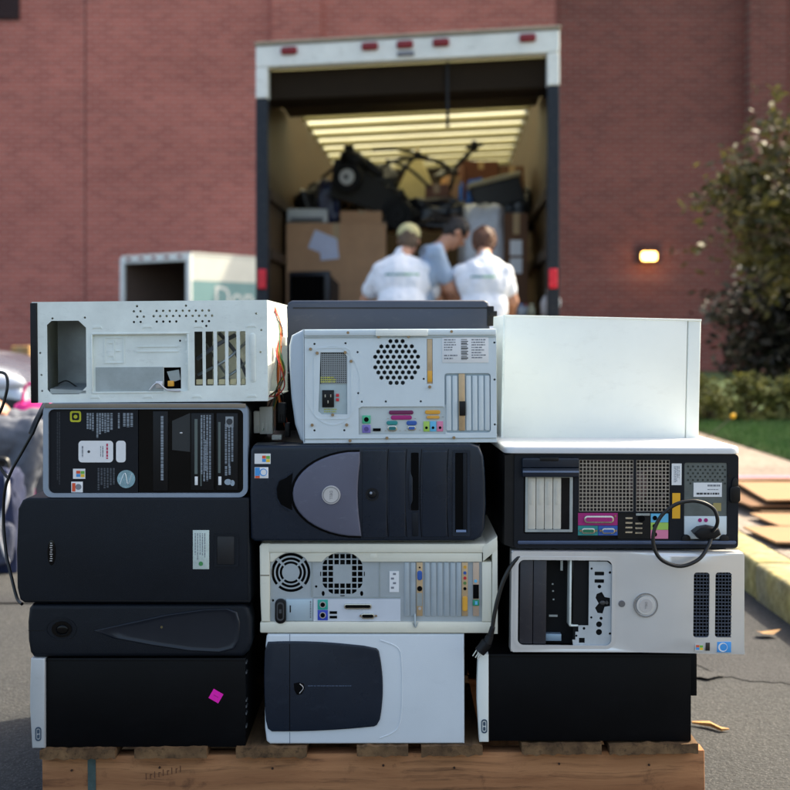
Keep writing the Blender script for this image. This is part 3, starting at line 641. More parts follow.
for q_ in ((311, 563, 312.4, 597), (313.4, 597.2, 400.6, 598.2), (379, 563, 380, 597)): c.pbox('pressed_rib', galv2, *q_, .0034, .0046, parent=bp)
mb = MB(); mb.ell((c.X(290.6), .012, c.Z(573)), (.018, .004, .018)); mb.cyl((c.X(342.4), .02, c.Z(574.4)), (c.X(342.4), .03, c.Z(574.4)), .022, n=24); c.part('fan_hub', mb, blackp)
ps = c.pbox('power_supply_plate', M('psu_blue_steel', C(176, 196, 208), .4, .3), 286, 599.5, 312.5, 621, .001, .0042, .0006)
mb = MB(); mb.prism(c.rr(275, 599, 286, 623.4, 5), -.004, .004, .001, 2); sk = c.part('power_socket', mb, blackp)
mb = MB(); mb.plate(c.rr(276.8, 602, 284.2, 620.4, 3.4), [c.rr(278, 603.6, 283, 618.8, 2.4)], -.0048, -.0035); mb.box(c.X(279.2), c.X(281.8), -.0044, -.0036, c.Z(613), c.Z(609)); c.part('socket_rim', mb, M('socket_grey', C(60, 62, 66), .4), sk)
c.pbox('voltage_switch', holeb, 289.6, 605.5, 290.8, 612.5, .0004, .0012, parent=ps); c.lines('printed_text', ink, 310, 601, 312, 619, .0005, 1, ps, True, .6, .9)
io = c.pbox('port_plate', M('white_port_plate', C(205, 212, 222), .45, .1, .04, 20), 313.4, 599.4, 400.6, 621.4, .0016, .0042)
for nm, mt, a, b, c_, d in (('mouse_port', M('teal_green_port', C(30, 165, 150), .4), 317.6, 599.8, 327.8, 609.8), ('keyboard_port', M('royal_blue_port', C(40, 70, 185), .4), 317.6, 610.2, 327.8, 620.4)):
    o = c.pbox(nm, mt, a, b, c_, d, .0004, .002, .0003, parent=io)
    mb = MB(); mb.prism(c.ci((a + c_) / 2, (b + d) / 2, 3.3, 16), -.0004, .0006); o2 = c.part('port_ring', mb, M('port_ring_grey', C(170, 165, 165), .4), o)
    mb = MB(); mb.prism(c.ci((a + c_) / 2, (b + d) / 2, 2.3, 14), -.0008, .0002); c.part('port_hole', mb, holeb, o)
for y in (611.4, 616): c.pbox('usb_port', holeb, 329.6, y, 337, y + 2.6, .0006, .002, parent=io)
dsub(c, 'printer_port', 344, 603.6, 371.6, 609, .0012, holeb, io); dsub(c, 'serial_port', 361, 613.2, 374.6, 618.8, .0012, holeb, io)
screws(c, [(346, 606.2), (369.6, 606.2), (360.6, 616), (376, 616)], 1.2, d=-.001)
st = c.pbox('white_sticker', paperw, 389.4, 571.5, 399, 592.4, .0030, .0041); mb = MB()
for k in range(4): mb.box(c.X(391 + 2 * (k % 2)), c.X(394 + 2 * (k % 2)), .0026, .0031, c.Z(589 - k * 4.6), c.Z(587 - k * 4.6))
c.part('printed_text', mb, ink, st)
for k, x in enumerate((404.5, 411, 425, 431.4, 437.8, 444.2, 450.6, 456.8)):
    mb = MB(); mb.prism(c.rr(x, 562.6, x + 4.6, 616.5, 1.0), .0016, .0045, .0009, 2); c.part('slot_cover', mb, M('slot_cover_zinc', C(178, 192, 202), .4, .4, .05, 30))
mb = MB(); mb.tube([(c.X(415), .001, c.Z(614)), (c.X(415), -.003, c.Z(622)), (c.X(415.6), -.004, c.Z(626))], .0022, 6); mb.tube([(c.X(412.5), -.0025, c.Z(622)), (c.X(415.5), -.0045, c.Z(627)), (c.X(418), -.0025, c.Z(622))], .0008, 5); c.part('lock_loop', mb, galv2)
b1 = c.pbox('slot_bracket', tan, 416.6, 562.4, 422.6, 616, .0005, .0045, .0003)
dsub(c, 'monitor_port', 417.2, 570.6, 422.2, 580, .0003, BLU, b1, shield=BLU)
for (q, y, r, m_) in ((b1, 567.4, .9, holeb), (b1, 588.6, 2.6, holeb), (b1, 608.5, 1.5, silverdisc)):
    mb = MB(); mb.prism(c.ci(419.7, y, r, 14), -.0008, .0008); c.part('jack', mb, m_, q)
c.pbox('bracket_plate', galv2, 417, 593, 422.2, 606, -.0003, .0006, parent=b1)
b2 = c.pbox('slot_bracket', tan, 461.8, 562.4, 467.8, 616, .0005, .0045, .0003)
for y, m_ in ((567, YEL), (572.8, BLU), (578, RED), (583, M('olive_port', C(90, 130, 70), .4)), (588.6, holeb)):
    mb = MB(); mb.prism(c.ci(464.9, y, 1.6, 12), -.0008, .0008); c.part('jack', mb, m_, b2)
dsub(c, 'game_port', 462.4, 596, 467.4, 611, .0003, YEL, b2, shield=YEL)
b3 = c.pbox('slot_bracket', M('pinkish_bracket', C(196, 172, 152), .4, .4), 473, 562.4, 479, 616, .0005, .0045, .0003)
mb = MB(); mb.prism(c.ci(475.6, 581, 1.6, 12), -.0008, .0008); c.part('jack', mb, CYA, b3)
c.pbox('network_socket', holeb, 473, 584.5, 478.8, 598.4, -.002, .001, .0004, parent=b3); nk = c.pbox('connector_block', M('emerald_plastic', C(20, 140, 105), .4), 472.6, 599.6, 479.2, 605.4, -.003, .001, .0006, parent=b3)
c.pbox('connector_tip', CYA, 474.8, 600.8, 477.4, 604.2, -.0036, -.0028, parent=nk)

# ================================================================== B4 pale blue tower with midnight blue window
c = Case('computer_case', 'pale blue-grey computer tower with dark blue rounded front panel, bottom of the middle stack', 'computer case', 264, 633.5, 464.5, 744, 2.45)
mb = MB(); mb.prism(c.pt((268, 634), (464.3, 633.8), (464.5, 743.6), (270, 744), (266.6, 741), (265, 728), (264.6, 690), (265.6, 645), (266.6, 636)), -.001, .02, .004, 4); fb = c.part('front_cover', mb, lightblue)
mb = MB(); c.bx(mb, 268, 634.6, 463.6, 743.6, .02, .43, .001); c.part('case_body', mb, lightblue)
def bulge(p0, p1, amt, n=8):
    out = []
    for k in range(n + 1):
        t = k / n; nx, ny = -(p1[1] - p0[1]), p1[0] - p0[0]; l = math.hypot(nx, ny); w = amt * 4 * t * (1 - t)
        out.append((p0[0] + (p1[0] - p0[0]) * t + nx / l * w, p0[1] + (p1[1] - p0[1]) * t + ny / l * w))
    return out
o = bulge((268, 641.5), (340, 643), -1.2) + [(364, 645.4)] + bulge((376.5, 648), (378.5, 650), 0, 2) + bulge((379, 651), (380, 719), -3.4, 10) + [(377, 724.5)] + bulge((374, 726), (272, 731), -1.5) + [(268, 728)] + bulge((266, 720), (265, 650), -1.2)
mb = MB(); mb.prism(c.pt(*o), -.0052, .0, .0028, 4); pn = c.part('front_door', mb, navy2)
mb = MB(); c.bx(mb, 289.6, 643.6, 290.2, 730, -.0055, -.005); c.part('seam', mb, holeb, pn)
mb = MB(); c.bx(mb, 289.6, 634, 290.1, 641.4, -.0013, -.0005); c.bx(mb, 289.6, 732, 290.1, 743.4, -.0013, -.0005); c.part('seam', mb, M('blue_seam', C(90, 105, 125), .5), fb)
mb = MB(); mb.prism(c.pt((294, 682.6), (299, 681.5), (304, 683), (305, 688), (301.5, 693.5), (297, 694), (294.5, 689)), -.0060, -.004, .0004, 2); bg = c.part('badge', mb, holeb, pn)
mb = MB(); mb.tube([(c.X(300), -.0064, c.Z(683)), (c.X(303.5), -.0064, c.Z(687)), (c.X(299.6), -.0064, c.Z(692.5))], .0008, 6); c.part('badge_glint', mb, silverdisc, bg)
c.lines('printed_text', M('slate_print', C(62, 76, 98), .5), 308, 684.6, 352, 686.2, -.0056, 1, pn, False, .6, .97)
mb = MB()
for o_ in ([(380, 640), (398, 648), (401.6, 665), (402, 690), (401, 715), (396, 730), (380, 738)],):
    mb.tube([(c.X(a), -.0006, c.Z(b)) for a, b in o_], .0016, 6)
c.part('moulded_crease', mb, lightblue, fb)

# ================================================================== C1 white side panel, standing back
c = Case('computer_case', 'plain white computer case turned with its blank side panel to the front, top right', 'computer case', 501.5, 317.5, 700, 437.8, 2.65, rz=2.6, ry=1.3)
mb = MB(); c.bx(mb, 501.5, 317.5, 686, 439.5, 0, .19, .002); c.part('side_panel', mb, whitep)
mb = MB(); mb.prism(c.pt((686.8, 317.3), (700, 317.3), (700, 439.6), (686.8, 439.6)), .0008, .19, .003, 3); c.part('front_bezel', mb, whitep)
mb = MB(); c.bx(mb, 500.4, 317, 502.4, 439.5, -.001, .006, .0006); c.part('rear_edge', mb, galv)
mb = MB(); c.bx(mb, 501, 317.0, 700, 319.0, -.0012, .004, .0008); c.part('top_fold', mb, whitep)
mb = MB(); mb.tube([(c.X(668), -.0008, c.Z(437)), (c.X(678), -.0008, c.Z(438)), (c.X(690), -.0008, c.Z(439.2))], .0008, 5); c.part('scratch_wire', mb, ink)

# ================================================================== C2 black rear under a bright lid
c = Case('computer_case', 'black computer case with overhanging silver-white lid, twin mesh grilles and magenta printer port', 'computer case', 514, 446, 739.5, 548.5, 2.45, rz=2.2, ry=.35)
S = c.S
mb = MB(); X0, X1 = c.X(503), c.X(741); zt = c.Z(446)
def rr_xy(x0, y0, x1, y1, r, z, n=5): return [(p[0], p[1], z) for p in rrect(x0, y0, x1, y1, r, n)]
b_ = .006; lo = []
for k in range(4):
    a = math.pi / 2 * k / 3; ins = b_ * (1 - math.sin(a))
    lo.append(rr_xy(X0 + ins, -.006 + ins, X1 - ins, .45 - ins, .02, zt - b_ * (1 - math.cos(a)) * 1 if False else zt - b_ * (1 - math.cos(a))))
lo.append(rr_xy(X0, -.006, X1, .45, .02, zt - .0135)); lo.append(rr_xy(X0 + .003, -.003, X1 - .003, .447, .018, zt - .015))
mb.ring(lo); c.part('lid', mb, M('silver_lid', C(205, 208, 212), .35, .2, .04, 5, .05, 900, scuff=.2, scuffcol=C(165, 165, 165)), smooth=50)
mb = MB(); c.bx(mb, 504, 453.4, 739, 548, .035, .44, .004); c.part('case_body', mb, blackp)
holes = [c.rr(523, 476, 573, 533.5, 1.5), c.pt((578.5, 460), (633, 460), (633, 511.4), (578.5, 511.4)), c.pt((636, 460), (669.5, 460), (669.5, 511.4), (636, 511.4)), c.rr(684.5, 462.5, 728, 539.5, 2), c.pt((577.5, 512.8), (669.5, 512.8), (669.5, 539.4), (577.5, 539.4))]
mb = MB(); mb.plate(c.rr(513.5, 454, 739.3, 548.3, 4), holes, .0, .004); bp = c.part('back_panel', mb, navy, smooth=None)
mb = MB(); mb.prism(c.pt((513.5, 454), (516, 454), (516, 548), (513.5, 548), (504, 545), (504, 456)), .004, .04); c.part('side_wall', mb, blackp)
c.pbox('inner_wall', M('dim_inner_brown', C(52, 44, 42), .6, .1, .3, 25), 515, 456, 737, 547, .034, .036)
for a, b, n in ((578.5, 633, 15), (636, 669.5, 9)):
    mb = MB()
    for k in range(n + 1): x = a + (b - a) * k / n; c.bx(mb, x - .45, 460, x + .45, 511.4, .0004, .0016)
    for k in range(15): y = 460 + 51.4 * k / 14; c.bx(mb, a, y - .45, b, y + .45, .0006, .0018)
    c.part('vent_mesh', mb, M('warm_zinc_mesh', C(168, 160, 150), .4, .5))
mb = MB(); mb.plate(c.ci(652, 487, 17, 30), [c.ci(652, 487, 15, 30)], .012, .016); mb.ell((c.X(640), .02, c.Z(487)), (.02, .004, .03)); c.part('fan_rim', mb, M('pinkish_fan_plastic', C(120, 100, 98), .5))
mb = MB(); mb.prism(c.rr(520.8, 458, 577.5, 467.5, 1.5), -.010, .002, .002, 3); mb.prism(c.rr(520.8, 467.9, 577.5, 476.6, 1.2), -.012, .001, .0022, 3); fl = c.part('slot_flap', mb, navy2)
mb = MB(); c.bx(mb, 538, 457.2, 557, 461, -.0104, -.008, .0008); c.part('flap_grip', mb, blackp, fl)
c.pbox('flap_highlight_lip', M('blue_grey_lip', C(96, 112, 138), .35), 521, 470.2, 577, 472.2, -.0132, -.0118, .0004, parent=fl)
mb = MB(); mb.plate(c.pt((524.5, 476.8), (572, 476.8), (572, 532), (524.5, 532)), [c.pt((527, 477.6), (569, 477.6), (569, 529.5), (527, 529.5))], -.0012, .002); c.part('slot_frame', mb, galv2)
mb = MB()
for k in range(4):
    x = 527.2 + k * 8.5; mb.prism(c.rr(x, 478, x + 7.9, 529.4, .8), .0018, .006, .0009, 2)
    mb.prism(c.rr(x + 2, 482, x + 5.6, 505, 1.6), .0010, .002, .0006, 2)
c.part('slot_cover', mb, M('cream_slot_cover', C(205, 202, 192), .45, .1, .06, 40))
blk = c.pbox('printer_port_label', MAG, 577.6, 513, 617.4, 525.4, .0002, .002); dsub(c, 'printer_port', 583.5, 515.6, 613.5, 523, .0002, MAG, blk)
blk = c.pbox('serial_port_label', TEAL, 577.6, 525.8, 597.6, 535.4, .0002, .002); dsub(c, 'serial_port', 581, 528, 594.6, 533.6, .0002, M('deep_green', C(15, 110, 80), .4), blk)
blk = c.pbox('monitor_port_label', BLU, 598, 525.8, 617.4, 535.4, .0002, .002); dsub(c, 'monitor_port', 601.4, 528, 614.6, 533.6, .0002, BLU, blk)
screws(c, [(579.8, 530.6), (595.8, 530.6), (600, 530.6), (615.6, 530.6), (614.8, 516)], 1.2, d=-.003)
c.pbox('port_field', blackp, 618, 513, 669, 539, .0024, .004)
for i in range(2):
    for k in range(4 - i): 
        y = 517.4 + 4.7 * k + i * 5.4; c.pbox('usb_port', chrome, 625.4 + i * 10, y, 632.4 + i * 10, y + 1.6, .0006, .0026)
mb = MB(); mb.prism(c.ci(641.6, 518.6, 3.4, 14), .0004, .003); c.part('network_socket', mb, holeb)
c.pbox('network_label', galv2, 636, 513.4, 650, 515.6, .0004, .0026)
for m_, a, b in ((CYA, 513.6, 522.4), (LIM, 522.6, 529.8), (PNK, 530, 538.8)):
    o = c.pbox('audio_label', m_, 651, a, 668.6, b, .0008, .0026); mb = MB(); mb.prism(c.ci(655, (a + b) / 2, 2.3, 12), -.0002, .001); c.part('jack_hole', mb, holeb, o)
st = c.pbox('service_label', paperw, 671.6, 463.4, 681.6, 485, -.0006, .0003); c.lines('printed_text', ink, 674, 466, 680, 483, -.0009, 5, st, True, .4, .7)
c.pbox('yellow_label', M('amber_paper', C(235, 175, 40), .5), 672.4, 493, 680.4, 518.4, -.0006, .0003)
ps = c.pbox('power_supply', M('psu_olive_steel', C(98, 106, 106), .45, .4, .15, 40), 684.6, 462.6, 727.8, 516, .0022, .06)
mb = MB()
for i in range(8):
    for j in range(6): mb.prism(c.ci(688.5 + i * 5 + (j % 2) * 2.4, 466.4 + j * 3.4, 1.1, 6), .0014, .0024)
c.part('vent_hole', mb, M('green_black_hole', C(36, 44, 40), .6), ps)
st = c.pbox('rating_label', paperw, 694, 482.6, 722.6, 496.8, .0006, .0022, parent=ps)
c.lines('printed_text', ink, 708, 484.5, 721, 487.6, .0003, 1, st, False, .6, .9); c.lines('printed_text', ink, 708, 489, 721, 490.4, .0003, 1, st, False, .6, .9); c.lines('printed_text', inkb, 697, 492.6, 720, 495, .0003, 1, st, False, .8, .97)
c.pbox('caution_label', M('dull_gold', C(165, 150, 95), .5), 714, 503, 722, 511, .0008, .0022, parent=ps)
pl = MB(); pl.prism(c.pt((684.6, 516.2), (727.8, 516.2), (727.8, 534), (722, 539), (690, 539), (684.6, 534)), .0008, .02, .0005, 2); plo = c.part('socket_plate', pl, silvpaint)
for x in (700.6, 706.6): 
    mb = MB(); mb.prism(c.ci(x, 520.2, 2.0, 12), .0000, .001); c.part('voltage_switch', mb, MAG, plo)
for x in (686.4, 725): 
    mb = MB(); mb.prism(c.ci(x, 539, 4.6, 18), -.003, .004, .001, 2); c.part('corner_post', mb, blackp)
mb = MB(); mb.prism(c.rr(517, 540.6, 737, 544, 1.6), -.0035, .0, .001, 2); c.part('bottom_trim', mb, M('steel_blue_trim', C(70, 84, 110), .3, .2))
mb = MB(); mb.prism(c.ci(735.4, 485, 3.4, 12, 8), -.003, .01, .001, 2); mb.prism(c.ci(730.5, 475.6, 2, 12), -.001, .001); mb.prism(c.rr(730, 486, 740.5, 502, 3), -.006, .01, .001, 2); c.part('cable_clip', mb, blackp)
C2 = c
# ================================================================== C3 silver front with open drive bays
c = Case('computer_case', 'silver computer tower with uncovered drive bays, round button and two tall front vents', 'computer case', 510, 551.5, 743.5, 652.5, 2.44, rz=.8, ry=.6)
def sw(px): return -.006 - .007 * math.sin(math.pi * max(0, min(1, (px - 613) / 131))) ** 1.2
hb = c.rr(514.5, 557.5, 613, 647.5, 8, 5)
vs = [c.rr(691.6, 570.8, 707.6, 635.6, 3), c.rr(713.6, 570.8, 730, 635.6, 3)]
mb = MB(); mb.plate(c.pt((512.5, 551.5), (620, 551.5), (741.6, 552.4), (743, 553.5), (743.8, 645), (744.6, 652), (744, 652.8), (640, 651), (512.5, 652), (510.2, 649), (510.2, 554)), [hb] + vs, -.006, .0, extra=[(c.X(616 + 4.5 * i), c.Z(555 + 8 * j)) for i in range(28) for j in range(12) if not (689 < 616 + 4.5 * i < 732 and 568 < 555 + 8 * j < 638)]); 
# gentle swell of the front: push vertices out along the middle
for v in mb.bm.verts:
    if v.co.y < -.001: v.co.y = sw(v.co.x * c.S + c.cx)
fb = c.part('front_bezel', mb, silverp, smooth=25)
mb = MB(); mb.prism(c.pt((512, 552), (742, 553), (743.5, 651.6), (512, 651.6)), .0, .035); bz = c.part('bezel_edge', mb, silverp) if False else None
if bz is None: mb.bm.free()
shell(c, silverp, 510.6, 551.8, 743, 652.2, .0004, .035, name='bezel_edge', back=False)
mb = MB(); c.bx(mb, 513, 553, 741, 651.6, .058, .43, .001); c.part('case_body', mb, black)
mb = MB(); mb.plate(c.rr(513.4, 556.6, 614, 648.4, 9, 5), [c.rr(517, 560, 610.6, 645, 6, 5)], -.0072, -.003); c.part('bay_rim', mb, silverp, fb)
for k in range(2):
    mb = MB(); a = 519 + 13.6 * k; c.bx(mb, a, 560, a + 13, 644.5, -.001, .05, .0012); c.part('bay_cover', mb, M('charcoal_bay_cover', C(38, 38, 46), .42, 0, .1, 20, scuff=.15))
mb = MB(); c.bx(mb, 569, 560, 570.8, 627, .001, .05, .0004); c.bx(mb, 569, 625.4, 578, 627, .001, .03, .0004); c.part('drive_rail', mb, galv)
mb = MB(); c.bx(mb, 572, 562, 587, 625, .006, .05, .001); c.part('hard_drive', mb, blackgl)
for (x, y) in ((552.5, 586), (553, 593), (553.6, 601.5)): c.pbox('rivet', galv2, x, y, x + 1.6, y + 1.4, .02, .022)
c.pbox('inner_fitting', galv2, 550, 617.6, 558.6, 619.6, .02, .022); c.pbox('inner_fitting', galv2, 561, 563, 563.4, 573, .02, .024)
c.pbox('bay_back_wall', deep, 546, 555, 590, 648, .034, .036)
mb = MB(); c.bx(mb, 546, 636, 562, 643, .012, .03, .0008); c.part('loose_bracket', mb, M('pale_blue_steel', C(140, 165, 185), .4, .4))
mb = MB()
for k in range(8): mb.box(c.X(522 + k * 11), c.X(527 + k * 11.4), -.0045, .004, c.Z(560.4), c.Z(558.6 - .6 * (k % 2)))
c.part('clip_tab', mb, galv2, fb)
holes = [c.rr(593.6, 571.8, 603.2, 575.6, .6, 2), c.rr(593.6, 579.4, 603.2, 583, .6, 2)] + [c.ci(a, b, r, 12) for a, b, r in ((598.6, 586.7, 1.9), (590.6, 568.8, 1.2), (609, 572.6, 1.3), (590.8, 617.6, 1.2), (600.6, 618.4, 1.6), (598.6, 624.4, 3), (598.6, 632.2, 3.1), (609.6, 633.6, 1.2), (583.6, 628.6, 1.4), (576, 636, 1.2))]
holes.append(c.pt((596, 594), (601, 592), (604, 597), (609.4, 598), (609.4, 606), (604, 607), (602, 613.6), (597, 613), (594.4, 608), (598, 603.4), (594.8, 598)))
holes.append(c.pt((578.6, 638), (584.4, 638), (584.4, 643), (578.6, 643)))
mb = MB(); mb.plate(c.pt((588, 561.6), (606, 561.6), (612, 566), (612, 641), (606, 646.6), (573, 646.6), (572, 640), (575, 640), (575, 632), (578, 632), (578, 625.6), (588, 625.6)), holes, -.0012, .0002); c.part('perforated_bracket', mb, M('pale_bare_steel', C(188, 196, 202), .4, .35, .08, 30))
mb = MB(); c.bx(mb, 573, 561, 612, 646.6, .004, .0055); c.part('bracket_backing', mb, deep)
mb = MB(); mb.ell((c.X(602), -.001, c.Z(602.8)), (.006, .002, .004)); mb.cyl((c.X(606), -.003, c.Z(602.6)), (c.X(606), .002, c.Z(602.6)), .003, n=12); c.part('jack_cluster', mb, M('dark_grey_part', C(60, 60, 62), .4))
mb = MB(); mb.cyl((c.X(620.6), -.006, c.Z(603)), (c.X(620.6), -.0095, c.Z(603)), 3.6 / c.S, 3.0 / c.S, 20); c.part('indicator_button', mb, M('mid_grey_button', C(115, 115, 118), .3, .4), fb)
mb = MB(); mb.plate(c.ci(644, 603.8, 12.2, 36), [c.ci(644, 603.8, 10.8, 36)], -.0128, -.0085); c.part('button_surround', mb, M('ring_grey', C(150, 150, 152), .25, .5), fb); mb = MB(); mb.cyl((c.X(644), -.009, c.Z(603.8)), (c.X(644), -.0132, c.Z(603.8)), 10 / c.S, 9.2 / c.S, 36); pb = c.part('power_button', mb, silverp, fb)
mb = MB(); mb.cyl((c.X(644), -.0125, c.Z(603.8)), (c.X(644), -.0140, c.Z(603.8)), 7 / c.S, 6.6 / c.S, 30); dd = c.part('badge', mb, silverdisc, pb)
text('badge_lettering', 'DELL', .006, M('badge_print', C(110, 110, 118), .4), dd, (c.X(644), -.0142, c.Z(603.8)), rot=(R(90), R(90), 0))
for (a, b) in ((691.6, 707.6), (713.6, 730)):
    mb = MB()
    for k in range(19): y = 572.4 + k * 3.45; c.bx(mb, a, y, b, y + 1.0, -.0090, -.0070)
    for k in range(4): x = a + 3.2 + k * 3.3; c.bx(mb, x, 570.8, x + .6, 635.6, -.0094, -.0078)
    c.bx(mb, a, 592, b, 593.2, -.0105, -.0088); c.bx(mb, a, 614, b, 615.2, -.0105, -.0088)
    c.part('vent_slats', mb, M('slate_vent', C(66, 74, 88), .4), fb)
c.pbox('vent_backing', holeb, 690, 568.8, 732, 637.4, -.0035, -.002)
winflag(c, 'system_sticker', 693.5, 641.4, 8.5, 7.6, sw(697) - .0012, bg=silverp, parent=fb, flagw=.85)
c.pbox('foil_sticker', M('dark_foil', C(60, 55, 55), .3, .6), 704.2, 640.6, 708.4, 648.6, sw(706) - .001, -.006, .0003, parent=fb)
st = c.pbox('chip_sticker', WINB, 716, 640, 730, 650.4, sw(716) - .0006, -.005, .0003, parent=fb)
mb = MB(); mb.plate(c.ci(721.6, 645.2, 4.6, 20), [c.ci(722.2, 645.2, 3.6, 20)], sw(716) - .0012, -.009); c.part('chip_sticker_swirl', mb, paperw, st)

# ================================================================== C4 bottom black tower, white bezel strip
c4 = strip_tower('matt black computer tower with white bezel strip, bottom of the right stack', 477, 653.5, 691, 741, 488.4, 484, 725, whitep, rz=-.2)
mb = MB(); c4.bx(mb, 690.6, 654, 697, 696, .002, .40, .001); c4.part('side_lip', mb, black)

# ================================================================== second row (cases behind)
c = Case('computer_case', 'flat slate-blue computer case showing just above the honeycomb-vented silver one', 'computer case', 287, 300, 490, 372, 2.93, group='scrap computers in the back row of the pallet')
mb = MB(); mb.prism(c.pt((292, 300.6), (484, 300), (488, 302), (489.6, 308), (490, 372), (287, 372), (286.6, 309), (288, 303)), 0, .42, .006, 4); c.part('case_body', mb, M('slate_blue_plastic', C(42, 52, 70), .45, 0, .08, 8, .1, 800, scuff=.12))
mb = MB(); c.bx(mb, 293, 307.4, 487, 308.6, -.001, .001); c.part('seam', mb, blackp)
mb = MB(); c.bx(mb, 487, 306, 494, 326, -.002, .05, .002); c.bx(mb, 489, 311, 497, 318, -.004, .03, .001); c.part('corner_clip', mb, blackp)
zp = W(0, 744.3, 2.45).z                      # top of the pallet deck
row2 = None
for (X, Z, w, h) in ((-.53, 0, .40, .44), (-.056, 0, .442, .44), (.393, 0, .452, .44), (-.53, .442, .40, .36), (-.06, .442, .42, .241), (.393, .442, .452, .28)):  # unseen cases added to cast shadow and darken the gaps
    r = empty('computer_case', 'unseen black computer tower added behind the front row to darken the gaps', 'computer case', (X, 2.94, zp + .002 + Z + .0), (0, 0, 0), 'scrap computers in the back row of the pallet')
    mb = MB(); mb.box(-w / 2, w / 2, 0, .42, 0, h, .003); mb.obj('case_body', black, r, 35)
    mb = MB(); mb.box(-w / 2 + .01, w / 2 - .01, -.002, .0, .01, h - .01, .001); mb.obj('side_panel', black, r, 35)
print('B0 bottom z', W(0, 372, 2.93).z, 'row2 mid top', zp + .002 + .442 + .26)

# ================================================================== cables on the stack
def cable(name, label, pts, r, Y, group=None):
    rt = empty(name, label, 'power cord', W(pts[-1][0], pts[-1][1], Y))
    P = [W(p[0], p[1], Y + (p[2] if len(p) > 2 else 0)) - rt.location for p in pts]
    mb = MB(); mb.tube(P, r, 10); mb.obj('cord', rubber, rt, 60)
    return rt, P
pc, P = cable('power_cord', 'black power cord plugged in and looped in a ring on the black case', [(713, 531, -.03), (716.5, 526, -.045), (717.5, 519, -.05), (714.5, 510, -.05), (707.4, 504.5, -.05), (699, 501.6, -.05), (690, 501, -.05), (675.5, 504.5, -.05), (661.3, 516, -.05), (653.6, 533, -.05), (654.6, 549, -.05), (663, 560.8, -.05), (680.8, 566.2, -.045), (698.5, 559.5, -.04), (708, 546.5, -.03), (711.5, 536, -.02), (712, 531, -.012)], .0036, 2.45)
mb = MB(); b0 = pc.location
def L_(px, py, d): return W(px, py, 2.45 + d) - b0
q = [L_(691, 531, 0), L_(697, 526.5, 0), L_(706, 524.8, 0), L_(716, 527, 0), L_(718, 533, 0), L_(712, 537, 0), L_(697, 537.6, 0)]
mb.prism([(p.x, p.z) for p in q], q[0].y - .028, q[0].y + .004, .004, 3)
mb.obj('plug', blackp, pc, 50)
pc2, P = cable('power_cord', 'black power cord hanging between the stacks with its bare plug at the end', [(531, 549, .03), (521, 555, -.012), (511, 566, -.018), (503, 582, -.02), (497.5, 600, -.02), (494, 617, -.02), (492, 632, -.02)], .0040, 2.45)
b0 = pc2.location
mb = MB(); mb.cap(L_(492.4, 628, -.02), L_(490, 637, -.02), .0052, .0058); mb.cyl(L_(490, 636, -.02), L_(487, 643, -.02), .0072, .0092, 14); mb.cyl(L_(487, 642.6, -.02), L_(479.6, 652, -.02), .0115, .0105, 14); mb.obj('plug', blackp, pc2, 40)
for dx in (-2.6, 2.2, 0):
    mb = MB(); mb.cyl(L_(479.6 + dx, 651 + dx * .6, -.02 - (.004 if dx == 0 else 0)), L_(475.4 + dx, 657.6 + dx * .6, -.02 - (.004 if dx == 0 else 0)), .0012, n=8); mb.obj('prong', chrome, pc2, 40)
pc3 = empty('loose_cable', 'black cable hanging down the left side of the left stack', 'cable', W(18, 602, 2.55))
b0 = pc3.location
mb = MB()
mb.tube([W(*p) - b0 for p in ((48, 404, 2.62), (42, 412, 2.58), (33, 432, 2.55), (22, 452, 2.55), (12, 470, 2.55), (5, 490, 2.56), (3.5, 520, 2.57), (6, 552, 2.56), (11, 575, 2.54), (17, 598, 2.52), (22, 604, 2.50))], .0032, 8)
mb.obj('cord', rubber, pc3, 60)
mb = MB(); mb.tube([W(*p) - b0 for p in ((-8, 372, 2.6), (2, 372.5, 2.58), (6.5, 376, 2.57), (7.5, 386, 2.56), (5, 398, 2.56), (1, 410, 2.56), (-6, 424, 2.57), (-9, 450, 2.57), (2, 470, 2.565), (8, 478, 2.555))], .003, 8); mb.obj('cord_loop', rubber, pc3, 60)
mb = MB(); mb.tube([W(*p) - b0 for p in ((46, 402, 2.66), (41, 412, 2.6), (35, 424, 2.57), (31, 434, 2.56))], .006, 8); mb.obj('cable_sheath', rubber, pc3, 60)

